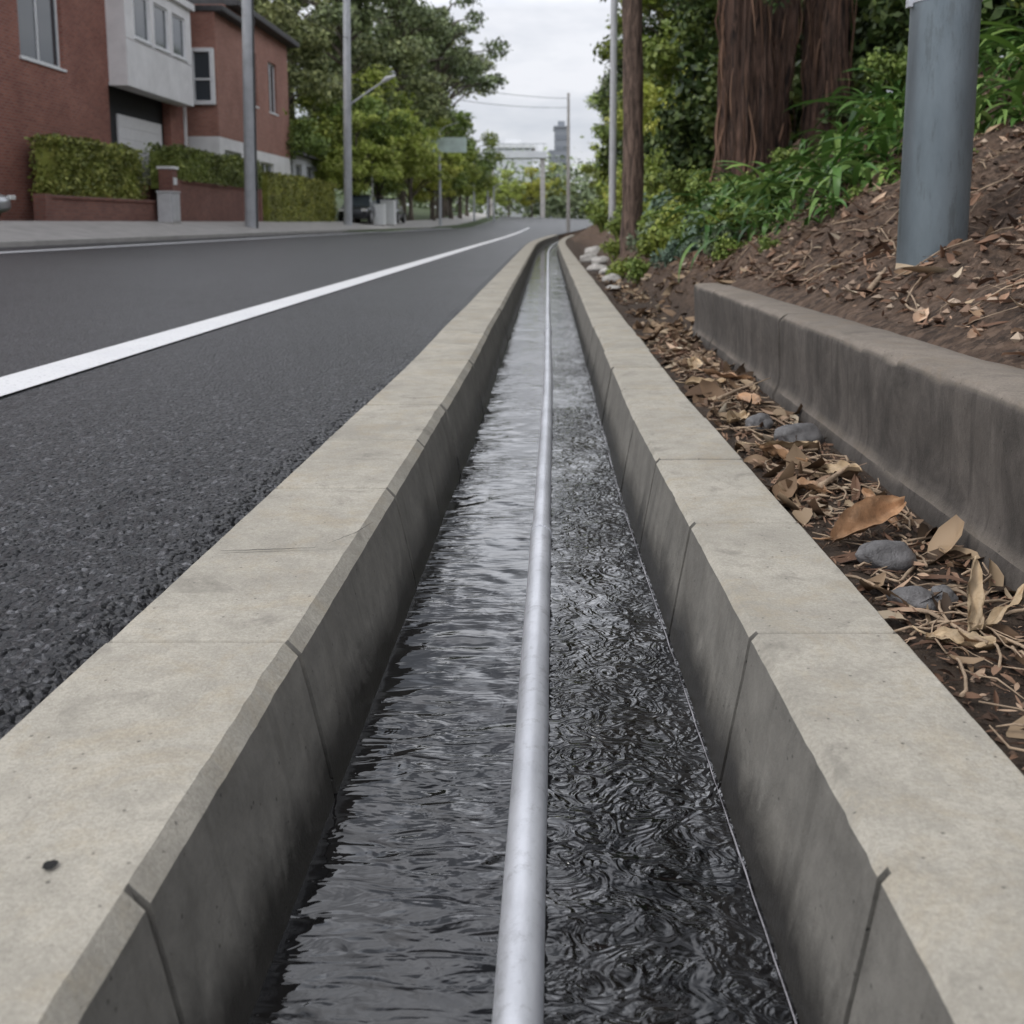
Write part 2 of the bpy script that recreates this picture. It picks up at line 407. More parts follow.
# ------------------------------------------------------------------ kerbs of the drain
def kerb(name,side,joints,grooves,label):
    mb=MB()
    rnd=random.Random(7 if side<0 else 11)
    for bi in range(len(joints)-1):
        gp=.0035 if joints[bi]<2 else .005
        y0,y1=joints[bi]+gp,joints[bi+1]-gp
        dz=rnd.uniform(-.003,.003); dx=rnd.uniform(-.003,.003)
        step=.03 if y0<6 else (.15 if y0<14 else .7)
        n=max(2,int((y1-y0)/step)); Ys=[y0,y0+.007]+[y0+.007+(y1-y0-.014)*k/n for k in range(1,n)]+[y1-.007,y1]
        gs=[g for g in grooves if y0<g<y1]
        for g in gs:
            Ys=[v for v in Ys if abs(v-g)>.016]+[g-.012,g-.0066,g-.0054,g+.0054,g+.0066,g+.012]
        Ys=sorted(Ys); rings=[]; sring=set()
        for q,Y in enumerate(Ys):
            xi=(xil if side<0 else xir)(Y); xo=(xol if side<0 else xor_)(Y); s=-side
            ch=.026 if side<0 else .013
            bo=.085 if side<0 else .072
            P=[(xo,-.40),(xo,-.010),(xo+s*.010,.0),((xo+xi)/2,.001),
               (xi-s*(ch+.03),.0),(xi-s*ch,-.0),(xi,-ch*1.05),
               (xi+s*bo*.2,-.10),(xi+s*bo*.45,-.20),(xi+s*bo*.82,-.36),(xi+s*bo,-.46)]
            end=q in (0,len(Ys)-1); endk=.006 if end else 0
            grv=any(abs(Y-g)<.0060 for g in gs)
            if any(abs(Y-g)<.0070 for g in gs): sring.add(q)
            ring=[]
            for k,(px_,pz) in enumerate(P):
                v=Vector((px_*8,Y*8,pz*8+k*.7))
                j=.0012 if k in (1,2,5,6) else .0005
                jx=noise.noise(v*3)*j+noise.noise(v)*j*1.0; jz=noise.noise(v*3+Vector((9,9,9)))*j
                if k in (5,6):
                    chip=max(0,N3(Y*17,side*3.,k*.12)-.38)*.022+max(0,N3(Y*41,side*3.,k*.12)-.35)*.008
                    jx-=s*chip; jz-=chip*.7
                cx=(xo+xi)/2
                ex=px_+(endk if px_<cx else -endk); ez=pz-(endk if pz>-.1 else 0); yy=Y
                if end and k>=6:
                    ex-=s*.008; yy+=(.005 if q==0 else -.005)
                if grv and k>=7: ex-=s*.075
                if grv and k==6: ex-=s*.012; ez-=.012
                ring.append((ex+jx+dx+shift(Y),yy,ez+jz+dz+rise(Y)))
            rings.append(ring)
        mb.loft(rings,sharp=(1,2,5,6),sring=sring)
    core=[]
    Y=joints[0]
    while Y<=joints[-1]:
        xi=(xil if side<0 else xir)(Y); xo=(xol if side<0 else xor_)(Y); s=-side
        core.append([(a+shift(Y),Y,b+rise(Y)) for a,b in ((xo+s*.02,-.4),(xo+s*.02,-.028),(xi-s*.055,-.038),(xi-s*.018,-.09),(xi+s*.035,-.42))])
        Y+=.6
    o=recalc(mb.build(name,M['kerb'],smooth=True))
    tag(o,label,'kerb')
    mc=MB(); mc.loft(core); recalc(mc.build('joint_mortar',M['mortar'],o))
    return o
jl=[-1.9,-1.1,-.35,1.84,2.97,3.65]; 
while jl[-1]<62: jl.append(jl[-1]+.72)
jr=[-1.77,-.31,1.876]
while jr[-1]<62: jr.append(jr[-1]+.731)
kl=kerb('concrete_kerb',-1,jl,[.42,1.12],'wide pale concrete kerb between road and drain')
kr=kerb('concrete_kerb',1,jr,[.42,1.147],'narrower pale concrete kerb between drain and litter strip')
def crack(par,pts,w,seed):
    mb=MB(); P=[]
    for i in range(len(pts)-1):
        a,b=Vector(pts[i]),Vector(pts[i+1])
        for k in range(8): P.append(a.lerp(b,k/8))
    P.append(Vector(pts[-1])); n=len(P)
    for i,p in enumerate(P):
        d=(P[min(i+1,n-1)]-P[max(0,i-1)]).normalized(); nn=Vector((-d.y,d.x,0))
        ww=w*(.25+.75*math.sin(math.pi*(i+.5)/n))*(1+.5*N3(i*.9,seed,0))
        q=p+nn*N3(i*.5,seed,1)*.006
        for s in (-1,1): mb.v.append((q.x+nn.x*ww*s,q.y+nn.y*ww*s,.0043+q.z))
        if i: a=2*(i-1); mb.f.append((a,a+1,a+3,a+2))
    recalc(mb.build('crack',M['mortar'],par))
crack(kl,[(-.80,2.36,0),(-.70,2.37,0),(-.575,2.385,0)],.0024,1)
crack(kl,[(-.47,2.60,-.001),(-.50,2.50,0),(-.55,2.42,0)],.0012,2)
crack(kl,[(-.46,4.55,0),(-.60,4.50,0),(-.68,4.53,0)],.002,3)
mb=MB(); mb.v=[(-.622+.009*math.cos(a)*(1+.5*N3(math.cos(a)*2,math.sin(a)*2,1)),1.155+.010*math.sin(a)*(1+.5*N3(math.cos(a)*2,math.sin(a)*2,4)),.0048) for a in [i*math.pi/8 for i in range(16)]]; mb.f=[tuple(range(16))]; mb.build('bitumen_spot',M['mortar'],kl)

# water: real rippled surface
def wave(X,Y):
    w=lerp(0,1,(X+.05)/.12)
    wx=X+.030*N3(X*7,Y*5,1.)+.012*N3(X*19,Y*15,4.); wy=Y+.045*N3(X*6,Y*4,7.)+.014*N3(X*17,Y*15,9.)
    pt=.35+.65*max(0,min(1,.5+1.6*N3(X*3.2,Y*1.7,2.)))
    a=N3(wx*9,wy*17,3.); b=N3(wx*18,wy*30,5.)
    far=lerp(1,.4,(Y-3)/8)
    calm=.0042*a+.0014*b
    busy=.0046*a+.0022*(1-2*abs(b))*.8
    return (.0022*N3(X*5,Y*5,0)+(calm*(1-w)+busy*w)*pt)*far
mb=MB(); Ys=[-1.9,-1.5,-1,-.5,0,.4,.7]; y=.85
while y<16: Ys.append(y); y+=.0075+.0055*max(0,y-1.)
while y<62: Ys.append(y); y+=.4
NX=104
for Y in Ys:
    x0=xil(Y)+.045; x1=xir(Y)-.035
    for i in range(NX):
        X=x0+(x1-x0)*i/(NX-1)
        mb.v.append((X+shift(Y),Y,-.322+wave(X,Y)+rise(Y)))
for j in range(len(Ys)-1):
    for i in range(NX-1):
        a=j*NX+i; mb.f.append((a,a+1,a+NX+1,a+NX))
o=mb.build('water',M['water'],smooth=True); tag(o,'dark rippling water in the drain','water',kind='structure')
mb=MB(); k=0
for Y in np.arange(.3,9,.02):
    w=max(.0003,.0012+.0030*N3(Y*4,1,0))
    c=xir(Y)-.0605+.0015*N3(Y*14,1,3)
    mb.v += [(c-w,Y,-.3172),(c+w*.6,Y,-.3160)]
    if k: a=2*(k-1); mb.f.append((a,a+1,a+3,a+2))
    k+=1
o=mb.build('water_foam',M['foam']); tag(o,'thin pale foam line along the kerb','foam',kind='stuff')

# pipe
def px(Y): return -.044*max(0,(1-(Y-1.0)/5.5)) + (shift(Y)) if Y<6.5 else shift(Y)
pipe=empty('metal_pipe',(0,0,0)); tag(pipe,'long grey galvanised pipe lying along the drain','pipe')
def pipeseg(y0,y1,r,name='pipe_section',mat='steel'):
    mb=MB(); Ys=[y0]; 
    while Ys[-1]<y1-.01: Ys.append(min(y1,Ys[-1]+(.25 if Ys[-1]<12 else 1.5)))
    mb.tube([(px(Y)+.002*N3(Y*1.3,0,7),Y,-.300+rise(Y)) for Y in Ys],[r]*len(Ys),28)
    o=recalc(mb.build(name,M[mat],pipe,smooth=True)); 
    es=o.modifiers.new('es','EDGE_SPLIT'); es.split_angle=R(50)
    return o
pipeseg(-1.9,3.46,.036); pipeseg(3.46,10.2,.0325); pipeseg(10.2,62,.033)
pipeseg(3.43,3.48,.0385,'coupling'); pipeseg(10.1,10.3,.039,'coupling')

# retaining wall in cast sections
mb=MB(); secs=[-2.5,-.1,2.05,4.72,6.62,WALL_END]
for si in range(len(secs)-1):
    rings=[]; ya,yb=secs[si]+.004,secs[si+1]-.004
    n=max(3,int((yb-ya)/.05)); YY=[ya,ya+.008]+[ya+.008+(yb-ya-.016)*k/n for k in range(1,n)]+[yb-.008,yb]
    off=random.Random(si+4).uniform(-.004,.004)
    for q,Y in enumerate(YY):
        zt=.375-.008*(Y-4); e=.009 if q in (0,len(YY)-1) else 0
        P=[(1.080,-.30),(1.078+.008*N3(Y*3,1,1),-.020),(1.086+.006*N3(Y*5,5,1),.006),(1.098+.004*N3(Y*4,5,1),.030),(1.104,.07),(1.10,.2),(1.094,zt-.040),(1.097,zt-.016),(1.110,zt-.003),(1.135,zt),(1.25,zt+.004),(1.37,zt-.004),(1.40,zt-.03),(1.41,-.1),(1.40,-.30)]
        ring=[]
        for kk,(x_,z_) in enumerate(P):
            ed=max(0,N3(Y*9,kk*.1,4)-.18)*.040+max(0,N3(Y*27,kk*.1,4)-.2)*.014 if kk in (7,8) else 0
            ring.append((x_+off+ed+N3(Y*5,z_*5,x_*9)*.003+N3(Y*23,z_*12,x_*9)*.004+(e if x_<1.2 else -e),Y,z_-ed*.8+N3(Y*4,x_*12,1)*.003-(e if z_>.1 else 0)))
        rings.append(ring)
    mb.loft(rings,sharp=(2,))
o=recalc(mb.build('retaining_wall',M['wallc'],smooth=True))
tag(o,'low weathered dark concrete retaining wall below the bank','wall')

# ------------------------------------------------------------------ litter
rng=np.random.default_rng(3)
def scatter_leaves(n,fx,fy,smin,smax,aspect,curl,zoff=.004,tilt=.5,cond=None,big=1.6):
    mb=MB(); c=0; tries=0
    while c<n and tries<n*6:
        tries+=1
        X=fx(); Y=fy()
        if cond and not cond(X,Y): continue
        c+=1
        s=rng.uniform(smin,smax)*(1 if rng.random()<.85 else big); w=s*rng.uniform(*aspect); a=rng.uniform(0,6.28)
        e=Euler((rng.normal(0,tilt),rng.normal(0,tilt),a)); m=e.to_matrix()
        z=gz(X,Y)+zoff+rng.uniform(0,.016)
        k0=len(mb.v); cu=rng.uniform(-curl,curl)*s; tw=rng.uniform(-.4,.4)*w; fo=rng.uniform(0,.5)*w
        for (u,ww) in ((-.5,.12),(-.22,.85),(.08,1.),(.34,.6),(.5,.05)):
            for sd in (-1,0,1):
                p=Vector((u*s, sd*ww*w*.5, cu*(4*u*u)+fo*abs(sd)*ww+tw*u*sd))
                p=m@p; mb.v.append((X+p.x,Y+p.y,max(z+p.z,gz(X,Y)-.01)))
        for i in range(4):
            for jx in range(2):
                q=k0+i*3+jx; mb.f.append((q,q+1,q+4,q+3))
    return mb
def add(a,b):
    k=len(a.v); a.v+=b.v; a.f+=[tuple(i+k for i in f) for f in b.f]
pat=lambda X,Y: X>xor_(Y)+.03 and N3(X*4,Y*2.2,1)>(.05 if Y<3.2 else -.05)
mb=scatter_leaves(260,lambda:rng.uniform(.70,1.07),lambda:2.0+6*rng.random()**1.0,.05,.13,(.28,.6),.4,tilt=.4,cond=pat,big=1.7)
add(mb,scatter_leaves(40,lambda:rng.uniform(.74,1.05),lambda:rng.uniform(1.,2.6),.03,.08,(.2,.5),.3,tilt=.3,cond=pat))
add(mb,scatter_leaves(500,lambda:rng.uniform(.75,1.5),lambda:rng.uniform(7.3,16),.05,.14,(.2,.5),.3,tilt=.35))
o=mb.build('leaf_litter',M['litter'],smooth=True); tag(o,'brown dry leaves covering the soil strip','leaf litter',kind='stuff')
mb=scatter_leaves(4800,lambda:1.40+3.6*rng.random()**1.2,lambda:.8+13*rng.random()**1.1,.02,.065,(.12,.5),.1,tilt=.55)
add(mb,scatter_leaves(1700,lambda:1.42+3.6*rng.random()**1.2,lambda:.8+13*rng.random()**1.1,.07,.20,(.10,.28),.14,tilt=.4))
add(mb,scatter_leaves(2600,lambda:rng.uniform(.70,1.05),lambda:1.0+6*rng.random(),.008,.034,(.12,.4),.1,tilt=.4,cond=lambda X,Y:X>xor_(Y)+.02))
add(mb,scatter_leaves(150,lambda:rng.uniform(.76,1.02),lambda:1.8+6*rng.random(),.08,.20,(.08,.2),.15,tilt=.25,cond=lambda X,Y:X>xor_(Y)+.06))
o=mb.build('bark_mulch',M['chips']); tag(o,'brown bark mulch covering the bank','mulch',kind='stuff')
mb=scatter_leaves(420,lambda:1.40+3.2*rng.random(),lambda:1.+12*rng.random(),.05,.15,(.2,.45),.25,tilt=.4)
o=mb.build('fallen_leaves',M['litter'],smooth=True); tag(o,'scattered dry leaves on the mulch','leaves',kind='stuff')
# clods of soil
mb=MB(); cr=random.Random(9)
for i in range(3000):
    if cr.random()<.66: X=1.43+2.6*cr.random()**1.3; Y=1.2+10*cr.random(); s=cr.uniform(.006,.036)
    else: X=cr.uniform(.73,1.05); Y=cr.uniform(1.1,7); s=cr.uniform(.003,.013)
    c=Vector((X,Y,gz(X,Y)+s*.3)); k=len(mb.v)
    for dx,dy,dz in ((1,0,0),(0,1,0),(-1,0,0),(0,-1,0),(0,0,1),(0,0,-1)):
        mb.v.append((c.x+dx*s*cr.uniform(.7,1.3),c.y+dy*s*cr.uniform(.7,1.3),c.z+dz*s*cr.uniform(.4,.9)))
    for q in ((0,1,4),(1,2,4),(2,3,4),(3,0,4),(1,0,5),(2,1,5),(3,2,5),(0,3,5)): mb.f.append(tuple(k+v for v in q))
o=mb.build('soil_clods',M['chips']); tag(o,'small clods of soil and bark crumbs','soil',kind='stuff')
# twigs
mb=MB(); tr_=random.Random(6)
for i in range(900):
    if tr_.random()<.66: X=1.45+3.2*tr_.random(); Y=1.5+11*tr_.random(); L=tr_.uniform(.08,.60)
    else: X=tr_.uniform(.74,1.04); Y=tr_.uniform(1.3,7.5); L=tr_.uniform(.04,.24)
    a=tr_.uniform(0,6.28); r=tr_.uniform(.0012,.0055); b=tr_.uniform(-.2,.2); pts=[]
    for k in range(5):
        u=k/4-.5; xx=X+math.cos(a)*u*L-math.sin(a)*b*L*u*u*4; yy=Y+math.sin(a)*u*L+math.cos(a)*b*L*u*u*4
        if X<1.2: xx=min(max(xx,xor_(yy)+.015),1.045)
        elif xx<1.42: xx=1.42
        pts.append((xx,yy,gz(xx,yy)+.014+.012*tr_.random()+ (.03*u if i%3==0 else 0)))
    mb.tube(pts,[r,r,r*.9,r*.8,r*.5],5)
o=mb.build('twigs',M['stick'],smooth=True); tag(o,'thin dry twigs scattered over mulch and soil','twigs',kind='stuff')

def big_leaf(loc,L,W,rot,curl,mat,label):
    mb=MB(); nu,nv=18,10
    for i in range(nu+1):
        u=i/nu; w=W*math.sin(math.pi*min(1,u*.93+.05))**.75*(1+.12*N3(u*9,loc[1]*5,1))
        for j in range(nv+1):
            v=j/nv*2-1
            x_=(u-.5)*L; y_=v*w*.5*(1-.25*abs(curl)*abs(v)); z_=curl*(w*.5)*abs(v)**1.6+.22*L*(u-.4)**2+.02*N3(u*6,v*2.5,loc[0]*9)-.004*math.exp(-(v*6)**2)
            mb.v.append((x_,y_,z_))
    for i in range(nu):
        for j in range(nv): a=i*(nv+1)+j; mb.f.append((a,a+1,a+nv+2,a+nv+1))
    mb.tube([(-.5*L,0,.22*L*.16+.002),(-.62*L,.01,.05*L),(-.7*L,.02,.07*L)],[.003,.0025,.002],6)
    o=mb.build('dry_leaf',M[mat],smooth=True); o.location=loc; o.rotation_euler=rot
    tag(o,label,'leaf',group='large dry leaves beside the kerb'); return o
def G(X,Y,d=0.): return (X,Y,gz(X,Y)+d)
big_leaf(G(.865,2.62,.04),.30,.12,(R(22),R(-8),R(35)),.85,'dryleaf','large curled reddish brown dry leaf on soil')
big_leaf(G(.80,3.05,.02),.15,.06,(R(-10),0,R(140)),.6,'dryleaf','small curled brown dry leaf on soil')
big_leaf(G(.89,2.02,.06),.20,.05,(R(30),R(-48),R(70)),.9,'paleleaf','tan dry leaf standing upright on soil')
big_leaf(G(.95,2.0,.04),.24,.028,(R(-20),R(-25),R(20)),.9,'paleleaf','narrow tan dry leaf beside the upright leaf')
big_leaf(G(.83,1.92,.015),.13,.055,(R(8),0,R(-20)),.4,'paleleaf','flat tan dry leaf on dark soil')
big_leaf(G(.88,3.6,.03),.24,.11,(R(-12),R(4),R(10)),.5,'paleleaf','pale tan dry leaf among litter')
big_leaf(G(.79,4.1,.03),.22,.09,(R(12),R(4),R(60)),.5,'paleleaf','pale tan dry leaf among litter')
big_leaf(G(.92,4.5,.03),.26,.10,(R(-15),R(4),R(100)),.6,'dryleaf','brown dry leaf among litter')
big_leaf(G(.80,5.0,.03),.26,.10,(R(5),R(4),R(30)),.5,'paleleaf','pale tan dry leaf among litter')
big_leaf(G(.96,3.2,.03),.19,.07,(R(25),R(-10),R(-60)),.7,'paleleaf','curled tan dry leaf among litter')
big_leaf(G(.95,2.78,.03),.17,.05,(R(-25),R(-20),R(110)),.8,'dryleaf','narrow curled brown dry leaf among litter')
big_leaf(G(.84,5.7,.03),.28,.11,(R(12),R(-4),R(80)),.5,'paleleaf','pale tan dry leaf among litter')
big_leaf(G(.95,5.2,.03),.28,.10,(R(-12),R(8),R(-30)),.6,'dryleaf','brown dry leaf among litter')
big_leaf(G(.82,3.42,.03),.20,.08,(R(-16),R(8),R(-50)),.6,'dryleaf','brown dry leaf among litter')
def stone(loc,s,label,seed,mat='stone',grp='stones in the litter strip'):
    import bmesh
    bm=bmesh.new(); bmesh.ops.create_icosphere(bm,subdivisions=4,radius=1)
    for v in bm.verts:
        n=noise.noise(v.co*1.1+Vector((seed,0,0)))*.3+noise.noise(v.co*3.3+Vector((seed,0,0)))*.07
        v.co*= (1+n); v.co.x*=s[0]; v.co.y*=s[1]; v.co.z*=s[2]
    me=bpy.data.meshes.new('stone'); bm.to_mesh(me); bm.free(); me.materials.append(M[mat])
    me.polygons.foreach_set('use_smooth',[True]*len(me.polygons))
    o=link(bpy.data.objects.new('stone',me)); o.location=loc; o.rotation_euler=(0,0,seed)
    tag(o,label,'stone',group=grp)
stone(G(.965,3.75,.04),(.115,.07,.055),'smooth dark grey stone lying among dry leaves',.4)
stone(G(.87,4.02,.035),(.075,.05,.04),'small grey stone lying among dry leaves',.9)
stone(G(.845,2.40,.028),(.08,.048,.042),'flat grey stone on dark soil',.2)
stone(G(.815,2.13,.02),(.055,.034,.030),'small oval grey stone on dark soil',-.3)
stone(G(.885,2.14,.02),(.035,.028,.024),'small oval grey stone on dark soil',1.4)
for X,Y,s,k in ((.92,14.2,.13,1.1),(1.02,16.3,.17,2.3),(.86,17.6,.14,3.1),(1.05,19.4,.2,4.2),(.9,21.5,.19,.7),(1.1,23.6,.25,5.1),(.82,12.6,.08,2.9)):
    stone(G(X,Y,s*.25),(s*1.3,s,s*.6),'small pale rock beside the drain kerb',k,'rock','pale rocks beside the drain kerb')
def stick(a,b,r,label,bend=.02):
    a=Vector(a); b=Vector(b); mb=MB(); pts=[]
    for i in range(12):
        p=a.lerp(b,i/11); p+=Vector((noise.noise(p*3),noise.noise(p*3+Vector((5,5,5))),.4*noise.noise(p*4)))*bend*2; pts.append(p)
    mb.tube(pts,[r*(1-.5*i/11)*(1+.2*N3(i*.8,r*99,0)) for i in range(12)],8)
    if (b-a).length>.3:
        q=pts[6]; mb.tube([q,q+Vector((.07,.03,.02)),q+Vector((.16,.05,.05))],[r*.5,r*.4,r*.2],6)
    o=mb.build('stick',M['stick'],smooth=True); tag(o,label,'stick',group='fallen sticks')
def g3(X,Y,d): return (X,Y,gz(X,Y)+d)
stick(g3(1.47,4.6,.04),g3(2.1,5.6,.06),.012,'long bare fallen stick lying across the mulch bank')
stick(g3(.84,3.02,.03),g3(.99,3.2,.05),.010,'short pale broken stick on soil',.004)
stick(g3(1.6,7.2,.04),g3(2.3,6.4,.04),.012,'long bare fallen stick lying across the mulch bank',.04)
stick(g3(2.3,4.2,.05),g3(2.6,4.9,.05),.010,'bare fallen stick on the mulch bank')
stick(g3(.80,4.6,.03),g3(1.02,4.9,.05),.010,'short pale broken stick on soil',.004)
stick(g3(.95,1.75,.02),g3(.85,2.3,.02),.004,'thin twig on dark soil')

# ------------------------------------------------------------------ vegetation
def leaf_quads(mb,rng,c,rad,n,size,shell=.45,asp=.5):
    d=rng.normal(size=(n,3)); d/=np.linalg.norm(d,axis=1)[:,None]
    r=shell+(1-shell)*rng.random(n)**.6; r*=1+.16*rng.normal(size=n)
    p=np.array(c)+d*r[:,None]*np.array(rad)
    nrm=d*.6+rng.normal(size=(n,3))*.6+np.array([0,0,.35]); nrm/=np.linalg.norm(nrm,axis=1)[:,None]
    t=np.cross(nrm,rng.normal(size=(n,3))); t/=np.linalg.norm(t,axis=1)[:,None]; b=np.cross(nrm,t)
    s=size*rng.uniform(.55,1.35,n)[:,None]
    V=np.stack([p-t*s,p+b*s*asp-t*s*.1,p+t*s,p-b*s*asp-t*s*.1],1).reshape(-1,3)
    k=len(mb.v); mb.v+= [tuple(x) for x in V.tolist()]; mb.f += [(k+4*i,k+4*i+1,k+4*i+2,k+4*i+3) for i in range(n)]
def make_tree(seed,H,Rr,base,nc,nl,leaf,leafmat,tr,cat='tree',label='leafy tree',barkm='bark',fr_=(.24,.42),group=None):
    rng=np.random.default_rng(seed); e=empty('tree'); tag(e,label,cat,group=group)
    zc=(base+H)/2; hz=(H-base)/2
    mbt=MB(); mbc=MB(); top=Vector((0,0,H*.85))
    pts=[Vector((0,0,-.4)),Vector((0,0,.3)),Vector((.1*tr,0,base*.6)),top*.55+Vector((.3*tr,.2*tr,0)),top]
    mbt.tube(pts,[tr*1.35,tr*1.05,tr*.85,tr*.55,tr*.12],12)
    for i in range(nc):
        d=rng.normal(size=3); d/=np.linalg.norm(d); r=rng.random()**.45*.86
        c=np.array([d[0]*Rr*r,d[1]*Rr*r,zc+d[2]*hz*r])
        f=rng.uniform(*fr_); rad=np.array([Rr*f,Rr*f,Rr*f*rng.uniform(.5,.85)])
        leaf_quads(mbc,rng,c,rad,int(nl/nc*(f/(.5*sum(fr_)))**2),leaf,shell=.3)
        zst=max(base*.6,min(H*.8,c[2]-Rr*.35)); s0=Vector((0,0,zst)); cc=Vector(c)
        mid=s0.lerp(cc,.5)+Vector((0,0,.1*Rr)); mbt.tube([s0,mid,cc],[tr*.34,tr*.2,tr*.06],6,cap=False)
    mbt.build('trunk',M[barkm],e,smooth=True); mbc.build('crown',M[leafmat],e)
    return e
def copy_thing(src,loc,rot=0,sc=1.,label=None):
    n=src.copy(); col.objects.link(n); n.location=loc; n.rotation_euler=(0,0,rot); n.scale=(sc,sc,sc)
    for ch in list(src.children):
        c=ch.copy(); col.objects.link(c); c.parent=n
    if label: n['label']=label
    return n
def place(e,X,Y,rot=0,sc=1.,dz=0.):
    e.location=(X,Y,gz(X,Y)+dz); e.rotation_euler=(0,0,rot); e.scale=(sc,)*3; return e
def at(e,X,Y,rot,sc): return copy_thing(e,(X,Y,gz(X,Y)),rot,sc)

GL='street trees behind the footpath'; GR='trees growing along the bank'
tA=make_tree(1,13,5.2,2.6,38,11000,.16,'leaf_gum_haze',.28,label='tall green leafy tree beside the street',fr_=(.15,.30))
tB=make_tree(2,7.5,3.2,.9,28,9000,.11,'leaf_mid',.16,label='round mid green leafy tree beside the street',fr_=(.18,.34))
tC=make_tree(3,6,2.6,.6,26,7500,.10,'leaf_bright',.12,label='light yellow green leafy tree beside the street',fr_=(.14,.30))
tD=make_tree(4,18,5.4,6,42,8500,.17,'leaf_gum_haze',.33,label='tall airy gum tree with open crown',fr_=(.10,.24))
tE=make_tree(5,9,3.4,.3,34,13000,.12,'leaf_dark',.22,label='dense dark green tree on the bank',fr_=(.18,.36))
tF=make_tree(6,9.5,3.6,1.0,32,9000,.13,'leaf_mid',.18,label='spreading fresh green tree beside the street',fr_=(.14,.30))
for e in (tA,tB,tC,tD,tE,tF): e['group']=GL
tE['group']=GR
# street side
place(tB,-16.6,59,0.4,1.15)
for X,Y,r,s in ((-15.5,68,2.,1.2),(-12.6,76,4.,1.35),(-10.8,94,2.4,1.2),(-9.6,110,1,1.5)): at(tB,X,Y,r,s)
place(tF,-13.6,71,1.,1.2)
for X,Y,r,s in ((-11.2,98,3,1.4),(-18.5,57,2,1.0),(-9.8,122,5,1.3)): at(tF,X,Y,r,s)
place(tA,-18.5,68,0,1.15)
for X,Y,r,s in ((-24,60,1.5,1.25),(-15,88,3,1.35),(-28,78,2,1.4),(-18,106,.5,1.4),(-34,50,1,1.4),(-30,36,3,1.4),(-13.5,79,5.,1.15)): at(tA,X,Y,r,s)
place(tC,-11.3,83,0,1.9)
for X,Y,r,s in ((-12.6,67,2,1.3),(-10.2,90,1,1.3),(-10,104,3,1.9),(-7.6,130,.5,1.3),(9,120,.9,1.2),(-5.6,144,1.2,1.2),(-2.5,156,1.2,1.4),(1.0,165,2.,1.6),(-12.4,74,5,2.0)): at(tC,X,Y,r,s)
place(tD,-14.5,74,0,1.25)
for X,Y,r,s in ((-12.6,87,2,1.3),(-22,88,4,1.3),(-20,64,1,1.1),(-11.0,103,5,1.35),(-12.0,118,1,1.3)): at(tD,X,Y,r,s)
# bank side
place(tE,6.2,30,0,1.0)
for X,Y,r,s in ((8.5,22,1,1.05),(5.6,52,3,1.1),(11,30,4,1.3),(7.5,15.5,5,.8),(11.5,14,.5,1.1),(7.2,66,2.2,1.2),(14,22,1.1,1.5),(9.5,9.5,2.5,.8),(14,6,1.5,1.1),(5.6,19,3.,.75)):
    o=at(tE,X,Y,r,s); 
for X,Y,r,s,k in ((3.9,27,2,.55,tC),(4.6,40,2,1.0,tC),(5.6,44,2,1.0,tF),(4.4,56,1,.8,tB),(5.2,76,3,1.2,tC),(8.5,42,3,1.5,tF),(9.5,56,0,1.5,tA),(12,40,1,1.4,tA),(13,27,2,1.3,tA),(11,100,2,1.2,tA),(16,14,4,1.3,tA),(6.4,34,4,.88,tD),(5.3,35,4,.75,tF),(7.0,88,1,1.3,tF),(9,104,1,1.3,tF),(6.5,62,1,.9,tF),(6.2,48,1,1.0,tD),(7.4,98,2,1.5,tC)):
    o=at(k,X,Y,r,s); o['group']=GR; o['label']=o['label'].replace('beside the street','on the bank')
# redwood
rw=empty('tree'); tag(rw,'massive redwood with shaggy fissured reddish brown bark','tree'); rw.location=G(3.02,14.8)
def ridge(a,z,seed):
    ca,sa=math.cos(a+.12*math.sin(z*.9+seed)),math.sin(a+.12*math.sin(z*.9+seed))
    v=N3(ca*3.4+seed,sa*3.4,z*.22); w=N3(ca*9+seed,sa*9,z*.7); l=N3(ca*1.2+seed,sa*1.2,z*.9)
    return 1+.26*(1-2.2*abs(v))-.14+.11*w+.15*l
zs=[-.9,-.5,-.2,.1,.4,.7,1.,1.3,1.7,2.1,2.6,3.1,3.7,4.3,5.,6.,7,10,14,18]
mb=MB(); TR=((-.22,0,.36,.03,1.),(.24,.30,.30,.01,4.),(1.05,.45,.33,.03,7.))
def rt(r,z): return r*(1+.22*math.exp(-max(0,z+.4)*1.6))*(1-z*.020)
for (bx,by,r,ln,sd_) in TR:
    mb.tube([(bx+ln*z+.05*math.sin(z*1.3+sd_),by,z) for z in zs],[rt(r,z) for z in zs],90,wob=lambda a,p,sd_=sd_:ridge(a,p.z,sd_))
mb.build('trunk',M['redwood'],rw,smooth=True)
mb=MB(); sr=random.Random(4)
for (bx,by,r,ln,sd_) in TR:
    for i in range(int(110*r/.40)):
        a=sr.uniform(math.pi*.9,math.pi*2.1); z0=sr.uniform(-.4,5.4); L=sr.uniform(.3,1.6); pts=[]; rad=[]; w0=sr.uniform(.006,.022); sl=sr.uniform(-.3,.3)
        for k in range(8):
            z=z0+L*k/7; aa=a+sl*(k/7)*L+.36*N3(i*3.1,z*1.1,sd_)
            rr_=rt(r,z)*1.03+.03+.10*N3(i*1.7,z*1.9,sd_+4)
            pts.append((bx+ln*z+.05*math.sin(z*1.3+sd_)+math.cos(aa)*rr_,by+math.sin(aa)*rr_,z)); rad.append(w0*(math.sin(math.pi*(k+.6)/8.2)))
        mb.tube(pts,rad,5)
mb.build('bark_strips',M['strand'],rw,smooth=True)
mb=MB(); rr=np.random.default_rng(8)
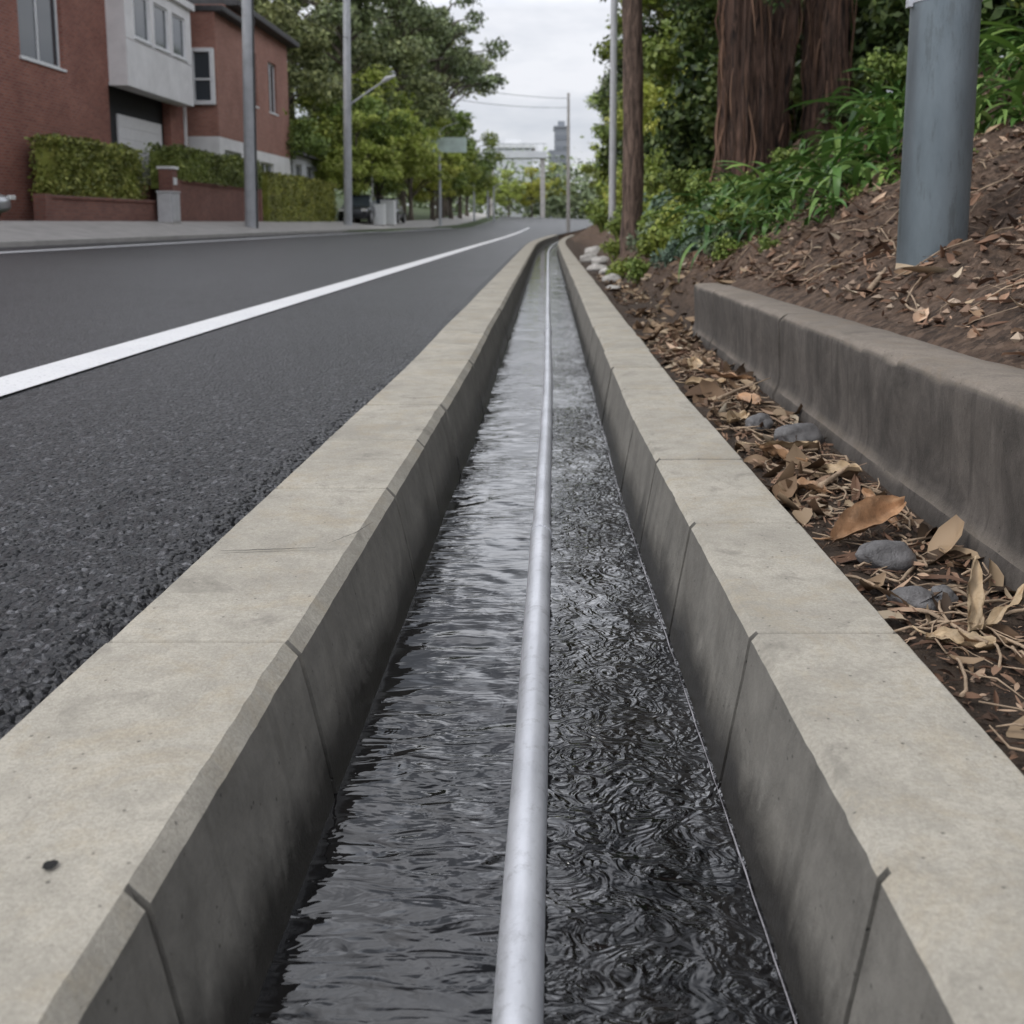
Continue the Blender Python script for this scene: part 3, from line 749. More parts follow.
for i in range(26):
    a=rr.uniform(0,6.28); d=rr.uniform(1.2,3.6); leaf_quads(mb,rr,(.3+math.cos(a)*d,math.sin(a)*d,rr.uniform(5.6,15)),(1.1,1.1,.5),420,.12,asp=.25)
for i in range(20):
    leaf_quads(mb,rr,(rr.uniform(1.2,2.7),rr.uniform(-.7,.2),rr.uniform(.2,4.2)),(.32,.25,.28),130,.06,asp=.35,shell=.2)
for i in range(14):
    leaf_quads(mb,rr,(rr.uniform(-1.3,.9),rr.uniform(-.9,-.5),rr.uniform(2.4,4.4)),(.28,.2,.16),70,.06,asp=.3,shell=.2)
mb.build('crown',M['leaf_dark'],rw)

# shrubs / understory
def shrub_mesh(seed,r,h,n,leaf,mat,name='shrub'):
    rng=np.random.default_rng(seed); mb=MB()
    for i in range(9):
        a=rng.uniform(0,6.28); d=rng.uniform(0,.65)*r
        leaf_quads(mb,rng,(math.cos(a)*d,math.sin(a)*d,h*rng.uniform(.25,.8)),(r*.42,r*.42,h*.30),n//9,leaf,shell=.15)
    for i in range(9):
        a=rng.uniform(0,6.28); mb.tube([(0,0,-.1),(math.cos(a)*r*.3,math.sin(a)*r*.3,h*.35),(math.cos(a)*r*.55,math.sin(a)*r*.55,h*.7)],[.02,.014,.006],5)
    return mb.build(name,M[mat])
s1=shrub_mesh(1,.9,1.3,3600,.075,'leaf_dark'); tag(s1,'dark green leafy shrub on the bank','shrub',group='shrubs on the bank')
s2=shrub_mesh(2,.7,.9,3000,.055,'leaf_mid'); tag(s2,'mid green leafy shrub on the bank','shrub',group='shrubs on the bank')
s3=shrub_mesh(3,.28,.34,900,.028,'leaf_mid'); tag(s3,'small green weedy plant at the foot of the bank','plant',group='small weeds at the bank foot')
s4=shrub_mesh(4,.30,.36,900,.030,'leaf_blue'); tag(s4,'small grey green weedy plant at the foot of the bank','plant',group='small weeds at the bank foot')
s5=shrub_mesh(5,.8,1.2,3000,.07,'leaf_bright'); tag(s5,'light green leafy shrub on the bank','shrub',group='shrubs on the bank')
first=set()
def putm(src,X,Y,sc,rot):
    if src.name not in first: first.add(src.name); o=src
    else: o=src.copy(); col.objects.link(o)
    o.location=(X,Y,gz(X,Y)-.03); o.rotation_euler=(0,0,rot); o.scale=(sc,)*3; return o
rr=random.Random(5)
for X,Y,s in ((4.8,9.2,1.3),(5.6,7.6,1.4),(5.2,11,1.4),(6.2,9.4,1.6),(4.9,12.6,1.2),(6.5,6.4,1.3),(5.6,15.5,1.2),(3.8,19,1.2),(3.5,22,1.3),(4.2,20,1.6),(5.4,17,1.8),(3.3,26,1.2),(3.5,31,1.5),(3.4,37,1.5),(3.8,44,2),(4.6,24,2),(6,3.4,1.4)): putm(s1,X,Y,s,rr.uniform(0,6))
for X,Y,s in ((4.4,12.6,.8),(2.4,17.5,.8),(2.5,20,.9),(2.6,23,1.0),(2.8,28,1.2),(4.5,7.2,.8),(2.8,33,1.3),(3.1,40,1.5),(3.7,50,1.8),(4.0,58,2),(4.8,5.9,.7),(5.3,6.6,.9),(5.0,10.0,.9),(3.2,13.2,.45),(2.6,13.6,.45),(2.1,13.2,.5),(3.6,10.9,.45),(4.1,8.3,.45)): putm(s2,X,Y,s,rr.uniform(0,6))
for X,Y,s in ((3.0,24,1.1),(2.6,30,1.2),(2.9,35,1.4),(3.7,47,1.8),(4.4,64,2),(5.2,8.4,.8),(2.2,18.4,.6)): putm(s5,X,Y,s,rr.uniform(0,6))
for X,Y,s in ((1.15,12.5,1.0),(1.45,12.8,1.4),(1.6,11.5,.9),(1.05,14.5,1.),(1.7,13.6,1.5),(1.2,17.9,1.2),(1.7,16,1.5),(1.45,20,1.6),(1.9,14.6,1.5),(1.6,8.9,.8),(2.0,9.6,.9),(1.85,18.5,1.6),(1.8,23,2),(2.0,27.6,2.2),(1.7,31,2.),(2.1,36,3),(2.3,45,3.5),(2.1,11.5,1.2),(1.8,10.2,1.0),(2.3,10.8,1.2),(2.4,7.9,.5),(2.9,7.3,.6),(1.75,8.0,.45),(3.5,6.6,.6),(2.7,6.6,.4)): putm(s3,X,Y,s,rr.uniform(0,6))
for X,Y,s in ((1.55,10.6,1.),(1.35,11.2,.8),(1.9,12.4,1.3),(1.5,15.2,1.2),(2.0,16.8,1.6),(1.9,21,1.8),(1.62,9.7,.9),(1.75,11.0,1.1)): putm(s4,X,Y,s,rr.uniform(0,6))

# strap-leaf plants
def strap(seed,n,L,W,mat='leaf_strap'):
    rng=random.Random(seed); mb=MB()
    for i in range(n):
        a=rng.uniform(0,6.28); l=L*rng.uniform(.4,1.15); up=rng.uniform(.25,1.2); tw=rng.uniform(-.7,.7)
        w=W*rng.uniform(.5,1.2); k0=len(mb.v); ca,sa=math.cos(a),math.sin(a); r=.03; z=rng.uniform(0,.25); ang=up; ns=8
        ox,oy=rng.uniform(-.32,.32),rng.uniform(-.32,.32); cv=rng.uniform(.12,.36); sw=rng.uniform(-.5,.5)
        for s in range(ns+1):
            u=s/ns; ww=w*math.sin(math.pi*(u*.86+.12))**.8 if s<ns else .002
            bx_=sw*r*r
            px_,py_=ox+ca*r-sa*bx_,oy+sa*r+ca*bx_
            for sd in (-1,0,1):
                mb.v.append((px_-sa*sd*ww*.5,py_+ca*sd*ww*.5,z+(.18*ww if sd else 0)+tw*sd*ww*u*.5))
            r+=math.cos(ang)*l/ns; z+=math.sin(ang)*l/ns; ang-=cv
        for s in range(ns):
            for j in range(2): q=k0+s*3+j; mb.f.append((q,q+1,q+4,q+3))
    o=mb.build('strap_leaf_plant',M[mat],smooth=True); tag(o,'bright green plant with drooping blade leaves on bank','plant',group='blade leaved plants on the bank'); return o
pA=strap(1,36,.70,.068); pB=strap(2,34,.60,.058); pC=strap(3,34,.88,.075)
P=[(3.3,11.2),(3.0,10.2),(3.7,10.6),(2.7,9.3),(3.2,9.1),(3.8,9.5),(2.35,8.9),(2.5,10.6),(4.2,9.9),(4.3,8.8),(3.6,8.2),(2.1,9.9),(4.8,8.0),(4.6,7.0),(5.1,6.9),(4.2,12.2),(3.1,12.3),(2.4,12.0),(5.2,9.0),(1.95,11.0),(4.0,11.4),(4.7,10.6),(4.9,5.8),(4.4,6.3),(3.0,8.2),(2.1,12.9),(5.4,5.2),(3.9,7.6),
   (2.8,11.3),(3.5,12.0),(2.9,8.8),(3.4,9.9),(4.5,9.4),(3.9,8.8),(4.0,6.9),(4.3,7.6),(2.6,12.8),(3.6,13.0),(1.9,10.2),(2.2,11.4),(4.9,6.4),(5.6,6.2),(5.4,8.2),(4.6,8.3),(2.55,8.3),(3.3,7.7),(1.85,9.3),(3.7,7.2),
   (2.0,8.6),(2.7,7.7),(3.1,7.0),(3.5,6.2),(4.1,5.9),(2.1,7.7)]
for i,(X,Y) in enumerate(P): putm((pA,pB,pC)[i%3],X,Y,rr.uniform(.5,1.15) if i<48 else rr.uniform(.4,.65),rr.uniform(0,6))

# hedges
def hedge(x0,x1,y0,y1,z0,z1,n,label,seed):
    rng=np.random.default_rng(seed); mb=MB(); mb.box(x0+.12,x1-.12,y0+.12,y1-.12,z0-.3,z1-.12)
    areas=[(y1-y0)*(z1-z0),(x1-x0)*(y1-y0),(x1-x0)*(z1-z0)]; tot=sum(areas)
    for a,kind in zip(areas,'xzy'):
        m=int(n*a/tot); 
        X=rng.uniform(x0,x1,m); Y=rng.uniform(y0,y1,m); Z=rng.uniform(z0,z1,m)
        if kind=='x': X=np.full(m,x1)
        if kind=='z': Z=np.full(m,z1)
        if kind=='y': Y=np.full(m,y0)
        for i in range(m):
            b=N3(X[i]*1.5,Y[i]*1.5,Z[i]*1.5)*.22
            leaf_quads(mb,rng,(X[i]+(b if kind=='x' else 0),Y[i]-(b if kind=='y' else 0),Z[i]+(b if kind=='z' else 0)),(.08,.08,.08),1,.065,.3,.6)
    o=mb.build('hedge',M['leaf_hedge']); tag(o,label,'hedge',group='clipped hedges along the front gardens')
hedge(-14.8,-13.9,29.0,34.9,1.5,3.2,6500,'clipped green hedge above a low brick wall',1)
hedge(-14.9,-13.55,37.6,48,2.35,3.55,6500,'clipped green hedge on a brick garden wall',2)
hedge(-15.0,-13.4,48.7,64,.9,3.2,7500,'long clipped green hedge beside the footpath',3)

# distant trees
rng2=np.random.default_rng(12); mb=MB()
for i in range(170):
    X=rng2.uniform(-90,90); Y=rng2.uniform(165,230)
    if -22<X<16: h=rng2.uniform(5,11); Y=rng2.uniform(155,178)
    else: h=rng2.uniform(10,20)
    leaf_quads(mb,rng2,(X,Y,h*.5+1.),(h*.55,h*.5,h*.6),230,.5,.5)
o=mb.build('distant_trees',M['leaf_far_haze']); tag(o,'far green treeline beyond the street','trees',kind='stuff')

# ------------------------------------------------------------------ buildings
def facade(mb,x,ya,yb,za,zb,ops,depth=.18):
    ys=sorted(set([ya,yb]+[v for o in ops for v in o[:2]])); zs=sorted(set([za,zb]+[v for o in ops for v in o[2:]]))
    for i in range(len(ys)-1):
        for j in range(len(zs)-1):
            cy,cz=(ys[i]+ys[i+1])/2,(zs[j]+zs[j+1])/2
            if any(o[0]<cy<o[1] and o[2]<cz<o[3] for o in ops): continue
            mb.quad((x,ys[i],zs[j]),(x,ys[i+1],zs[j]),(x,ys[i+1],zs[j+1]),(x,ys[i],zs[j+1]))
    for (a,b,c,d) in ops:
        xi=x-depth
        mb.quad((x,a,c),(x,b,c),(xi,b,c),(xi,a,c)); mb.quad((x,b,d),(x,a,d),(xi,a,d),(xi,b,d))
        mb.quad((x,a,d),(x,a,c),(xi,a,c),(xi,a,d)); mb.quad((x,b,c),(x,b,d),(xi,b,d),(xi,b,c))
def window(parent,x,a,b,c,d,depth=.14,mull=1,name='window',fm='frame',f=.07):
    w=empty(name); w.parent=parent
    mb=MB(); X0,X1=x-depth-.05,x-depth+.02
    mb.box(X0,X1,a,a+f,c,d); mb.box(X0,X1,b-f,b,c,d); mb.box(X0,X1,a+f,b-f,c,c+f); mb.box(X0,X1,a+f,b-f,d-f,d)
    for i in range(mull):
        m=a+(b-a)*(i+1)/(mull+1); mb.box(X0,X1-.004,m-.03,m+.03,c+f,d-f)
    mb.build('frame',M[fm],w)
    mb=MB(); mb.box(X0+.01,X0+.03,a+.02,b-.02,c+.02,d-.02); mb.build('glass',M['glass'],w)
    mb=MB(); mb.box(x-depth,x+.05,a-.06,b+.06,c-.08,c-.003); mb.build('sill',M[fm],w)
    return w
# house A
hA=empty('brick_house',(0,0,0)); tag(hA,'two storey red brick house with white projecting balcony','house')
ops=[(29.3,31.9,5.5,8.0),(22,24.4,5.5,8.0),(35.0,40.6,2.2,5.55),(17,26.9,1.0,3.6)]
mb=MB(); facade(mb,-15,14,42.5,.5,10.4,ops,.3)
mb.quad((-15,42.5,.5),(-26,42.5,.5),(-26,42.5,10.4),(-15,42.5,10.4)); mb.quad((-15,14,.5),(-15,14,10.4),(-26,14,10.4),(-26,14,.5))
mb.quad((-26,14,.5),(-26,14,10.4),(-26,42.5,10.4),(-26,42.5,.5))
mb.build('wall',M['brick'],hA)
mb=MB(); mb.box(-26.6,-14.3,13.4,42.9,10.4,10.75); mb.box(-25,-16,15,41.5,10.75,11.4); mb.build('roof',M['roofd'],hA,bevel=.04)
for o_ in ops[:2]: window(hA,-15,*o_,mull=1,fm='frame')
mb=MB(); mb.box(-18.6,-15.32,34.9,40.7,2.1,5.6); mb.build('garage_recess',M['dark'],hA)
mb=MB()
for i in range(6): mb.box(-15.30,-15.22,36.2,40.2,2.1+i*.42,2.1+i*.42+.414)
mb.build('garage_door',M['garage'],hA,bevel=.006)
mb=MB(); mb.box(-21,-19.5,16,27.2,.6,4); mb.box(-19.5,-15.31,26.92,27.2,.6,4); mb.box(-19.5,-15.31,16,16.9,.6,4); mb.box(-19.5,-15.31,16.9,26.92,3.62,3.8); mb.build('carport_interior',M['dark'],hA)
bal=MB(); BX=-14.35; wins=((35.9,37.3),(37.7,39.1),(39.5,40.9))
facade(bal,BX,35.1,41.5,7.05,9.2,[(a,b,7.2,8.75) for a,b in wins],.1)
bal.box(-15.02,BX,35.1,41.5,5.45,7.03)
bal.quad((BX,35.1,7.03),(BX,35.1,9.2),(-15.0,35.1,9.2),(-15.0,35.1,7.03)); bal.quad((BX,41.5,7.03),(-15,41.5,7.03),(-15,41.5,9.2),(BX,41.5,9.2))
bal.box(-15.02,BX+.15,34.95,41.65,9.2,9.45)
b=bal.build('balcony',M['render'],hA)
for a,c in wins: window(hA,BX,a,c,7.2,8.75,.08,0)
mb=MB(); mb.box(-14.98,-14.88,42.0,42.1,.9,10.2); mb.build('downpipe',M['frame'],hA)
# house B: stepped volumes
hB=empty('brick_house',(0,0,0)); tag(hB,'stepped reddish brown brick house with pale rendered ground floor','house')
ops=[(50.2,51.9,6.6,9.2),(54,55.6,6.6,9.2)]
mb=MB(); facade(mb,-14.7,47.0,58,4.4,10.6,ops,.2); mb.quad((-14.7,47.0,4.4),(-14.7,47.0,10.6),(-26,47.0,10.6),(-26,47.0,4.4)); mb.quad((-14.7,58,4.4),(-26,58,4.4),(-26,58,10.6),(-14.7,58,10.6))
mb.quad((-26,44.2,.5),(-26,44.2,9.7),(-26,58,9.7),(-26,58,.5))
facade(mb,-13.9,43.1,47.0,4.4,9.5,[],.2); mb.quad((-13.9,43.1,4.4),(-13.9,43.1,9.5),(-26,43.1,9.5),(-26,43.1,4.4)); mb.quad((-13.9,47.0,4.4),(-14.7,47.0,4.4),(-14.7,47.0,9.5),(-13.9,47.0,9.5))
mb.build('wall',M['brick2'],hB)
mb=MB(); facade(mb,-14.7,47,58,.6,4.4,[(48.3,50.6,2.,3.9),(52,54.5,2.,3.9)],.3); mb.quad((-13.9,43.1,.6),(-13.9,43.1,4.4),(-26,43.1,4.4),(-26,43.1,.6)); mb.quad((-14.7,58,.6),(-26,58,.6),(-26,58,4.4),(-14.7,58,4.4))
facade(mb,-13.9,43.1,47.0,.6,4.4,[(43.8,46.2,2.2,3.9)],.3); mb.quad((-13.9,47.0,.6),(-14.7,47.0,.6),(-14.7,47.0,4.4),(-13.9,47.0,4.4)); mb.build('ground_floor_wall',M['render'],hB)
mb=MB(); mb.box(-26.5,-14.1,47.25,58.6,10.6,10.9); mb.box(-26.4,-13.5,43.0,47.24,9.5,9.75); mb.build('roof',M['roofd'],hB,bevel=.04)
window(hB,-14.7,*ops[0],mull=1); window(hB,-14.7,*ops[1],mull=1); window(hB,-14.7,48.3,50.6,2.,3.9,mull=1); window(hB,-14.7,52,54.5,2.,3.9,mull=1); window(hB,-13.9,43.8,46.2,2.2,3.9,mull=2)
ww=empty('window'); ww.parent=hB
mb=MB()
for q in ((-14.92,-14.78,42.86,43.09,5.7,8.0),(-14.10,-13.96,42.86,43.09,5.7,8.0),(-14.78,-14.10,42.86,43.09,7.84,8.0),(-14.78,-14.10,42.86,43.09,5.7,5.86),(-14.78,-14.10,42.95,43.08,6.7,6.78)): mb.box(*q)
mb.build('frame',M['frame'],ww)
mb=MB(); mb.box(-14.78,-14.10,43.02,43.06,5.86,7.84); mb.build('glass',M['glass'],ww)
# third small house
hC=empty('house'); tag(hC,'pale grey rendered cottage with dark pitched roof','house')
mb=MB(); facade(mb,-15.2,60.5,67,.6,4.9,[(61.2,62.7,2.2,4.3),(64,65.8,2.2,4.3)],.2); mb.quad((-15.2,60.5,.6),(-15.2,60.5,4.9),(-23,60.5,4.9),(-23,60.5,.6)); mb.quad((-15.2,67,.6),(-23,67,.6),(-23,67,4.9),(-15.2,67,4.9)); mb.build('wall',M['far_wall'],hC)
mb=MB()
mb.v=[(-14.7,60,4.8),(-23.5,60,4.8),(-23.5,67.5,4.8),(-14.7,67.5,4.8),(-19,62.5,6.9),(-19,65,6.9)]; mb.f=[(0,1,4),(1,2,5,4),(2,3,5),(3,0,4,5),(0,3,2,1)]; mb.build('roof',M['roofd'],hC)
window(hC,-15.2,61.2,62.7,2.2,4.3); window(hC,-15.2,64,65.8,2.2,4.3)
# garden walls
def gwall(x0,x1,y0,y1,z0,z1,mat,label):
    e=empty('garden_wall'); tag(e,label,'wall')
    mb=MB(); mb.box(x0,x1,y0,y1,z0,z1-.08); 
    for yy in (y0,y1-.36): mb.box(x0-.04,x1+.04,yy-.02,yy+.36,z0,z1+.02)
    mb.build('brickwork',M[mat],e)
    mb=MB(); mb.box(x0-.05,x1+.05,y0+.35,y1-.37,z1-.08,z1); mb.build('coping',M['brick3'],e)
gwall(-13.85,-13.6,27.3,36.2,.4,1.55,'brick3','low dark red brick garden wall under hedge')
gwall(-13.9,-13.65,37.2,48.2,.5,2.35,'brick3','dark red brick garden wall topped by hedge')

# apartment tower, footbridge, far buildings
tw=empty('tower_block'); tag(tw,'distant grey tower block against cloudy sky','tower')
TX=1.5
mb=MB(); mb.box(TX,TX+3.4,236,246,0,22.5); mb.box(TX-1.4,TX,237,246,0,17.5); mb.build('wall',M['tower'],tw)
for i in range(8):
    mb=MB(); mb.box(TX+.4,TX+3.0,235.9,235.97,3+i*2.4,4.0+i*2.4); mb.build('window',M['towerw'],tw)
mb=MB(); mb.box(TX-.2,TX+3.6,235.7,246.3,22.5,22.9); mb.box(TX+.8,TX+2.4,238,243,22.9,24.2); mb.build('roof',M['tower'],tw)
br=empty('footbridge'); tag(br,'distant white footbridge over the street','bridge')
mb=MB(); mb.box(-9.5,-.2,150,153,10.2,11.2); mb.build('deck',M['far_wall'],br,bevel=.05)
mb=MB(); mb.box(-9.5,-.2,149.95,150.02,12.2,12.35)
for i in range(10): mb.box(-9.5+i*.98,-9.4+i*.98,149.95,150.0,11.2,12.2)
mb.build('railing',M['far_wall'],br)
for X in (-8.5,-.8):
    mb=MB(); mb.box(X-.35,X+.35,150.5,152.5,0,10.2); mb.build('pier',M['path'],br)
fb=empty('building'); tag(fb,'pale low building with white roof at the end of street','building')
mb=MB(); mb.box(-10,-3,185,200,1,14.2); mb.build('wall',M['far_wall'],fb)
mb=MB(); mb.box(-10.6,-2.4,184.4,200.6,14.2,14.9); mb.box(-8,-5,188,196,14.9,16.0); mb.build('roof',M['frame'],fb)

# ------------------------------------------------------------------ poles and street furniture
def pole(X,Y,h,r0,r1,mat,name,label,cat,zb=None,seg=24,lean=0.,wob=None,ns=6):
    e=empty(name); e.location=(X,Y,gz(X,Y)-.02 if zb is None else zb); tag(e,label,cat)
    zz=[-.3]+[h*k/(ns-1) for k in range(ns)]
    mb=MB(); mb.tube([(lean*z+(.025*math.sin(z*1.1) if wob else 0),0,z) for z in zz],[lerp(r0,r1,max(0,z)/h) for z in zz],seg,wob=wob)
    o=recalc(mb.build('shaft',M[mat],e,smooth=True)); es=o.modifiers.new('es','EDGE_SPLIT'); es.split_angle=R(60)
    return e
e=pole(1.80,4.72,7.5,.155,.135,'polesteel','steel_pole','thick grey painted steel pole standing in the mulch','pole',zb=.60,seg=48,lean=.008)
mb=MB(); mb.tube([(.0095,0,1.185),(.0095,0,1.207)],[.1555,.1555],48)
mb.box(-.165,-.145,-.02,.02,1.17,1.23); recalc(mb.build('strap_band',M['steel'],e,smooth=False))
# timber pole
e=pole(1.40,17,9,.175,.145,'woodpole','timber_pole','rough brown timber power pole at foot of the bank','pole',seg=32,ns=60,wob=lambda a,p:1+.09*N3(math.cos(a)*3,math.sin(a)*3,p.z*.5)+.10*N3(math.cos(a)*1.2,math.sin(a)*1.2,p.z*2.2)+.05*N3(math.cos(a)*8,math.sin(a)*8,p.z*1.5))
mb=MB(); mb.box(-1.1,1.1,-.06,.06,8.2,8.34); mb.build('crossarm',M['woodpole'],e,bevel=.01)
# grey steel lamp pole
e=pole(1.72,27,9.5,.10,.08,'cab','street_lamp','slim grey steel street lamp on the bank','lamp')
mb=MB(); mb.tube([(0,0,9.4),(-.6,0,9.9),(-1.6,0,10.05)],[.05,.045,.04],10); mb.build('arm',M['polesteel'],e)
mb=MB(); mb.box(-2.2,-1.5,-.14,.14,9.98,10.12); mb.build('lamp_head',M['cab'],e,bevel=.03)
# street side concrete poles
e=pole(-12.2,41.5,11,.27,.22,'polec','power_pole','thick pale concrete power pole on footpath','pole',lean=.02)
mb=MB(); mb.box(-.08,.08,-1.1,1.1,10.2,10.34); mb.build('crossarm',M['woodpole'],e)
mb=MB(); mb.tube([(.27,-.12,0),(.35,-.12,5),(.42,-.1,10)],[.035]*3,8); mb.build('cable_conduit',M['dark'],e)
e=pole(-11.9,60,16,.25,.20,'polec','street_lamp','pale concrete lamp pole with curved arm on footpath','lamp',lean=.02)
mb=MB(); mb.tube([(.14,0,7.0),(.7,0,7.35),(1.5,0,7.9),(2.3,0,8.4)],[.07,.06,.05,.045],10); mb.build('arm',M['polec'],e)
mb=MB(); mb.tube([(2.2,0,8.35),(2.5,0,8.55),(3.0,0,8.75)],[.09,.16,.06],12); mb.build('lamp_head',M['cab'],e,smooth=True)
e=pole(-8.75,82,7.6,.12,.10,'polec','sign_post','pale post carrying a wide pale green sign','sign')
mb=MB(); mb.box(-1.0,2.2,-.13,-.07,5.9,7.1); mb.build('sign_panel',M['sign'],e,bevel=.02)
mb=MB(); 
for z in (6.05,6.85): mb.box(-1.0,2.2,-.06,.12,z-.04,z+.04)
mb.build('bracket',M['steel'],e)
mb=MB(); mb.tube([(0,0,7.5),(.5,0,8.0),(1.6,0,8.3)],[.06,.05,.04],8); mb.build('arm',M['polec'],e)
for X,Y,h in ((-7.9,108,6.5),(-7.4,124,6.5),(-6.1,114,4.)):
    e=pole(X,Y,h,.12,.09,'polec','lamp_post','slim pale lamp post beside the footpath','lamp'); e['group']='far lamp posts'
    mb=MB(); mb.tube([(0,0,h-.1),(.4,0,h+.2),(1.,0,h+.25)],[.05,.05,.09],8); mb.build('arm',M['polec'],e)
e=pole(1.6,80,10.6,.15,.10,'path','power_pole','slim weathered power pole at end of drain','pole',zb=.2)
mb=MB(); mb.tube([(0,-.12,10.1),(0,-.12,10.35)],[.05,.04],8); mb.build('insulator',M['cab'],e)
# wires
def wire(a,b,sag):
    mb=MB(); a=Vector(a); b=Vector(b); pts=[]
    for i in range(17):
        u=i/16; p=a.lerp(b,u); p.z-=sag*4*u*(1-u); pts.append(p)
    mb.tube(pts,[.018]*17,5); o=mb.build('power_line',M['black']); tag(o,'thin black overhead power line between poles','wire',group='overhead power lines')
wire((-11.7,60,10.2),(1.55,80,10.4),.5); wire((-11.7,60,9.2),(1.55,80,9.7),.5); wire((-11.9,41.5,10.6),(-11.6,60,11.4),.3)
# cabinets
def cabinet(X,Y,w,d,h,mat,label):
    e=empty('utility_cabinet',(X,Y,gz(X,Y))); tag(e,label,'cabinet')
    mb=MB(); mb.box(-d/2,d/2,-w/2,w/2,.08,h-.06); mb.build('body',M[mat],e,bevel=.02)
    mb=MB(); mb.box(-d/2-.03,d/2+.03,-w/2-.03,w/2+.03,h-.058,h); mb.build('lid',M[mat],e,bevel=.015)
    mb=MB(); mb.box(-d/2-.02,d/2+.02,-w/2-.02,w/2+.02,-.1,.078); mb.build('plinth',M['path'],e)
    for a,b in ((-w/2+.06,-.01),(.01,w/2-.06)):
        mb=MB(); mb.box(d/2+.003,d/2+.02,a,b,.14,h-.12); mb.build('door',M[mat],e,bevel=.005)
cabinet(-13.2,35.2,.8,.5,1.15,'cab','grey metal utility cabinet beside garden wall')
cabinet(-10.9,69,1.1,.9,1.75,'cabw','white utility cabinet on the footpath')
cabinet(-11.1,66.5,.9,.7,1.45,'cabw','white utility cabinet on the footpath')
e=pole(-11.7,67.5,4.2,.05,.05,'cabw','marker_post','thin white marker post on footpath','post')
lb=empty('letterbox',(-13.75,36.7,gz(-13.75,36.7))); tag(lb,'brick letterbox pillar between garden walls','letterbox')
mb=MB(); mb.box(-.25,.25,-.25,.25,-.1,1.9); mb.build('pillar',M['brick3'],lb,bevel=.01)
mb=MB(); mb.box(-.3,.3,-.3,.3,1.9,2.0); mb.build('cap',M['render'],lb,bevel=.01)
mb=MB(); mb.box(.253,.27,-.16,.16,1.35,1.6); mb.build('slot_plate',M['frame'],lb)

# cars
def car(mat,label):
    e=empty('parked_car'); tag(e,label,'car')
    L=2.15
    st=[(-L,.60,.30,.62),(-L+.12,.74,.22,.78),(-L+.7,.84,.20,.92),(-1.0,.87,.20,.96),(0,.88,.2,.95),(.9,.88,.2,.93),(1.4,.86,.2,.86),(L-.2,.78,.22,.76),(L,.62,.32,.62)]
    mb=MB(); rings=[]
    for y,w,z0,z1 in st:
        rings.append([(-w*.9,y,z0),(w*.9,y,z0),(w,y,z0+.15),(w,y,(z0+z1)/2+.05),(w*.94,y,z1-.05),(w*.8,y,z1),(-w*.8,y,z1),(-w*.94,y,z1-.05),(-w,y,(z0+z1)/2+.05),(-w,y,z0+.15)])
    mb.loft(rings); 
    body=recalc(mb.build('body',M[mat],e,smooth=True)); 
    s=body.modifiers.new('s','SUBSURF'); s.levels=s.render_levels=1
    mb=MB(); rings=[]
    for y,w,z in ((-1.75,.72,.93),(-1.25,.68,1.36),(0,.68,1.42),(.35,.66,1.38),(1.05,.74,.90)):
        rings.append([(-.78,y,.85),(.78,y,.85),(w,y,z),(-w,y,z)])
    mb.loft(rings); recalc(mb.build('window',M['glass'],e))
    mb=MB(); rings=[[( -.64,y,z-.03),(.64,y,z-.03),(.6,y,z+.03),(-.6,y,z+.03)] for y,z in ((-1.3,1.38),(0,1.45),(.4,1.40))]
    mb.loft(rings); recalc(mb.build('roof',M[mat],e,bevel=.01))
    for X in (-.8,.8):
        for Y in (-1.3,1.35):
            w=empty('wheel',(X,Y,.32)); w.parent=e
            mb=MB(); mb.tube([(-.1,0,0),(.1,0,0)],[.32,.32],24); mb.build('tyre',M['black'],w,bevel=.03)
            mb=MB(); mb.tube([(-.11,0,0),(.11,0,0)],[.2,.2],16); mb.build('rim',M['silver'],w)
        mb=MB(); mb.box(X*.78-.14,X*.78+.14,L-.12,L-.01,.6,.72); mb.build('headlight',M['lens'],e,bevel=.02)
    return e
c1=car('silver','silver parked car nosing out of a carport'); c1.location=(-16.0,25.6,gz(-15,25.6)-.02); c1.rotation_euler=(0,0,R(-90))
c2=car('navy','dark parked car beside the clipped hedge'); c2.location=(-12.3,66,gz(-12.3,66)); c2.rotation_euler=(0,0,R(180)); c2.scale=(1.15,1.15,1.25)
c3=car('navy','dark parked car under light green trees'); c3.location=(-11.6,73,gz(-11.6,73)); c3.rotation_euler=(0,0,R(180)); c3.scale=(1.15,1.15,1.2)

# ------------------------------------------------------------------ world, light, camera
sc=bpy.context.scene
w=bpy.data.worlds.new('World'); sc.world=w; w.use_nodes=True; nt=w.node_tree
bg=nt.nodes['Background']; sky=nt.nodes.new('ShaderNodeTexSky'); sky.sky_type='NISHITA'; sky.sun_disc=False
sky.sun_elevation=R(55)
L=nt.links.new
def wn(t,**k):
    n=nt.nodes.new(t)
    for a,b in k.items(): setattr(n,a,b)
    return n
def wramp(src,stops):
    r=wn('ShaderNodeValToRGB'); e=r.color_ramp.elements
    while len(e)<len(stops): e.new(.5)
    for i,(p,c) in enumerate(stops): e[i].position=p; e[i].color=(*((c,c,c) if isinstance(c,float) else c),1)
    L(src,r.inputs[0]); return r.outputs[0]
def wmix(f,a,b,mode='MIX'):
    x=wn('ShaderNodeMix',data_type='RGBA',blend_type=mode)
    for i,v in ((0,f),(6,a),(7,b)):
        if isinstance(v,float): x.inputs[i].default_value=v if i==0 else (v,v,v,1)
        else: L(v,x.inputs[i])
    return x.outputs[2]
tc=wn('ShaderNodeTexCoord'); mp=wn('ShaderNodeMapping'); mp.inputs['Scale'].default_value=(1,1,3.0)
L(tc.outputs['Generated'],mp.inputs[0])
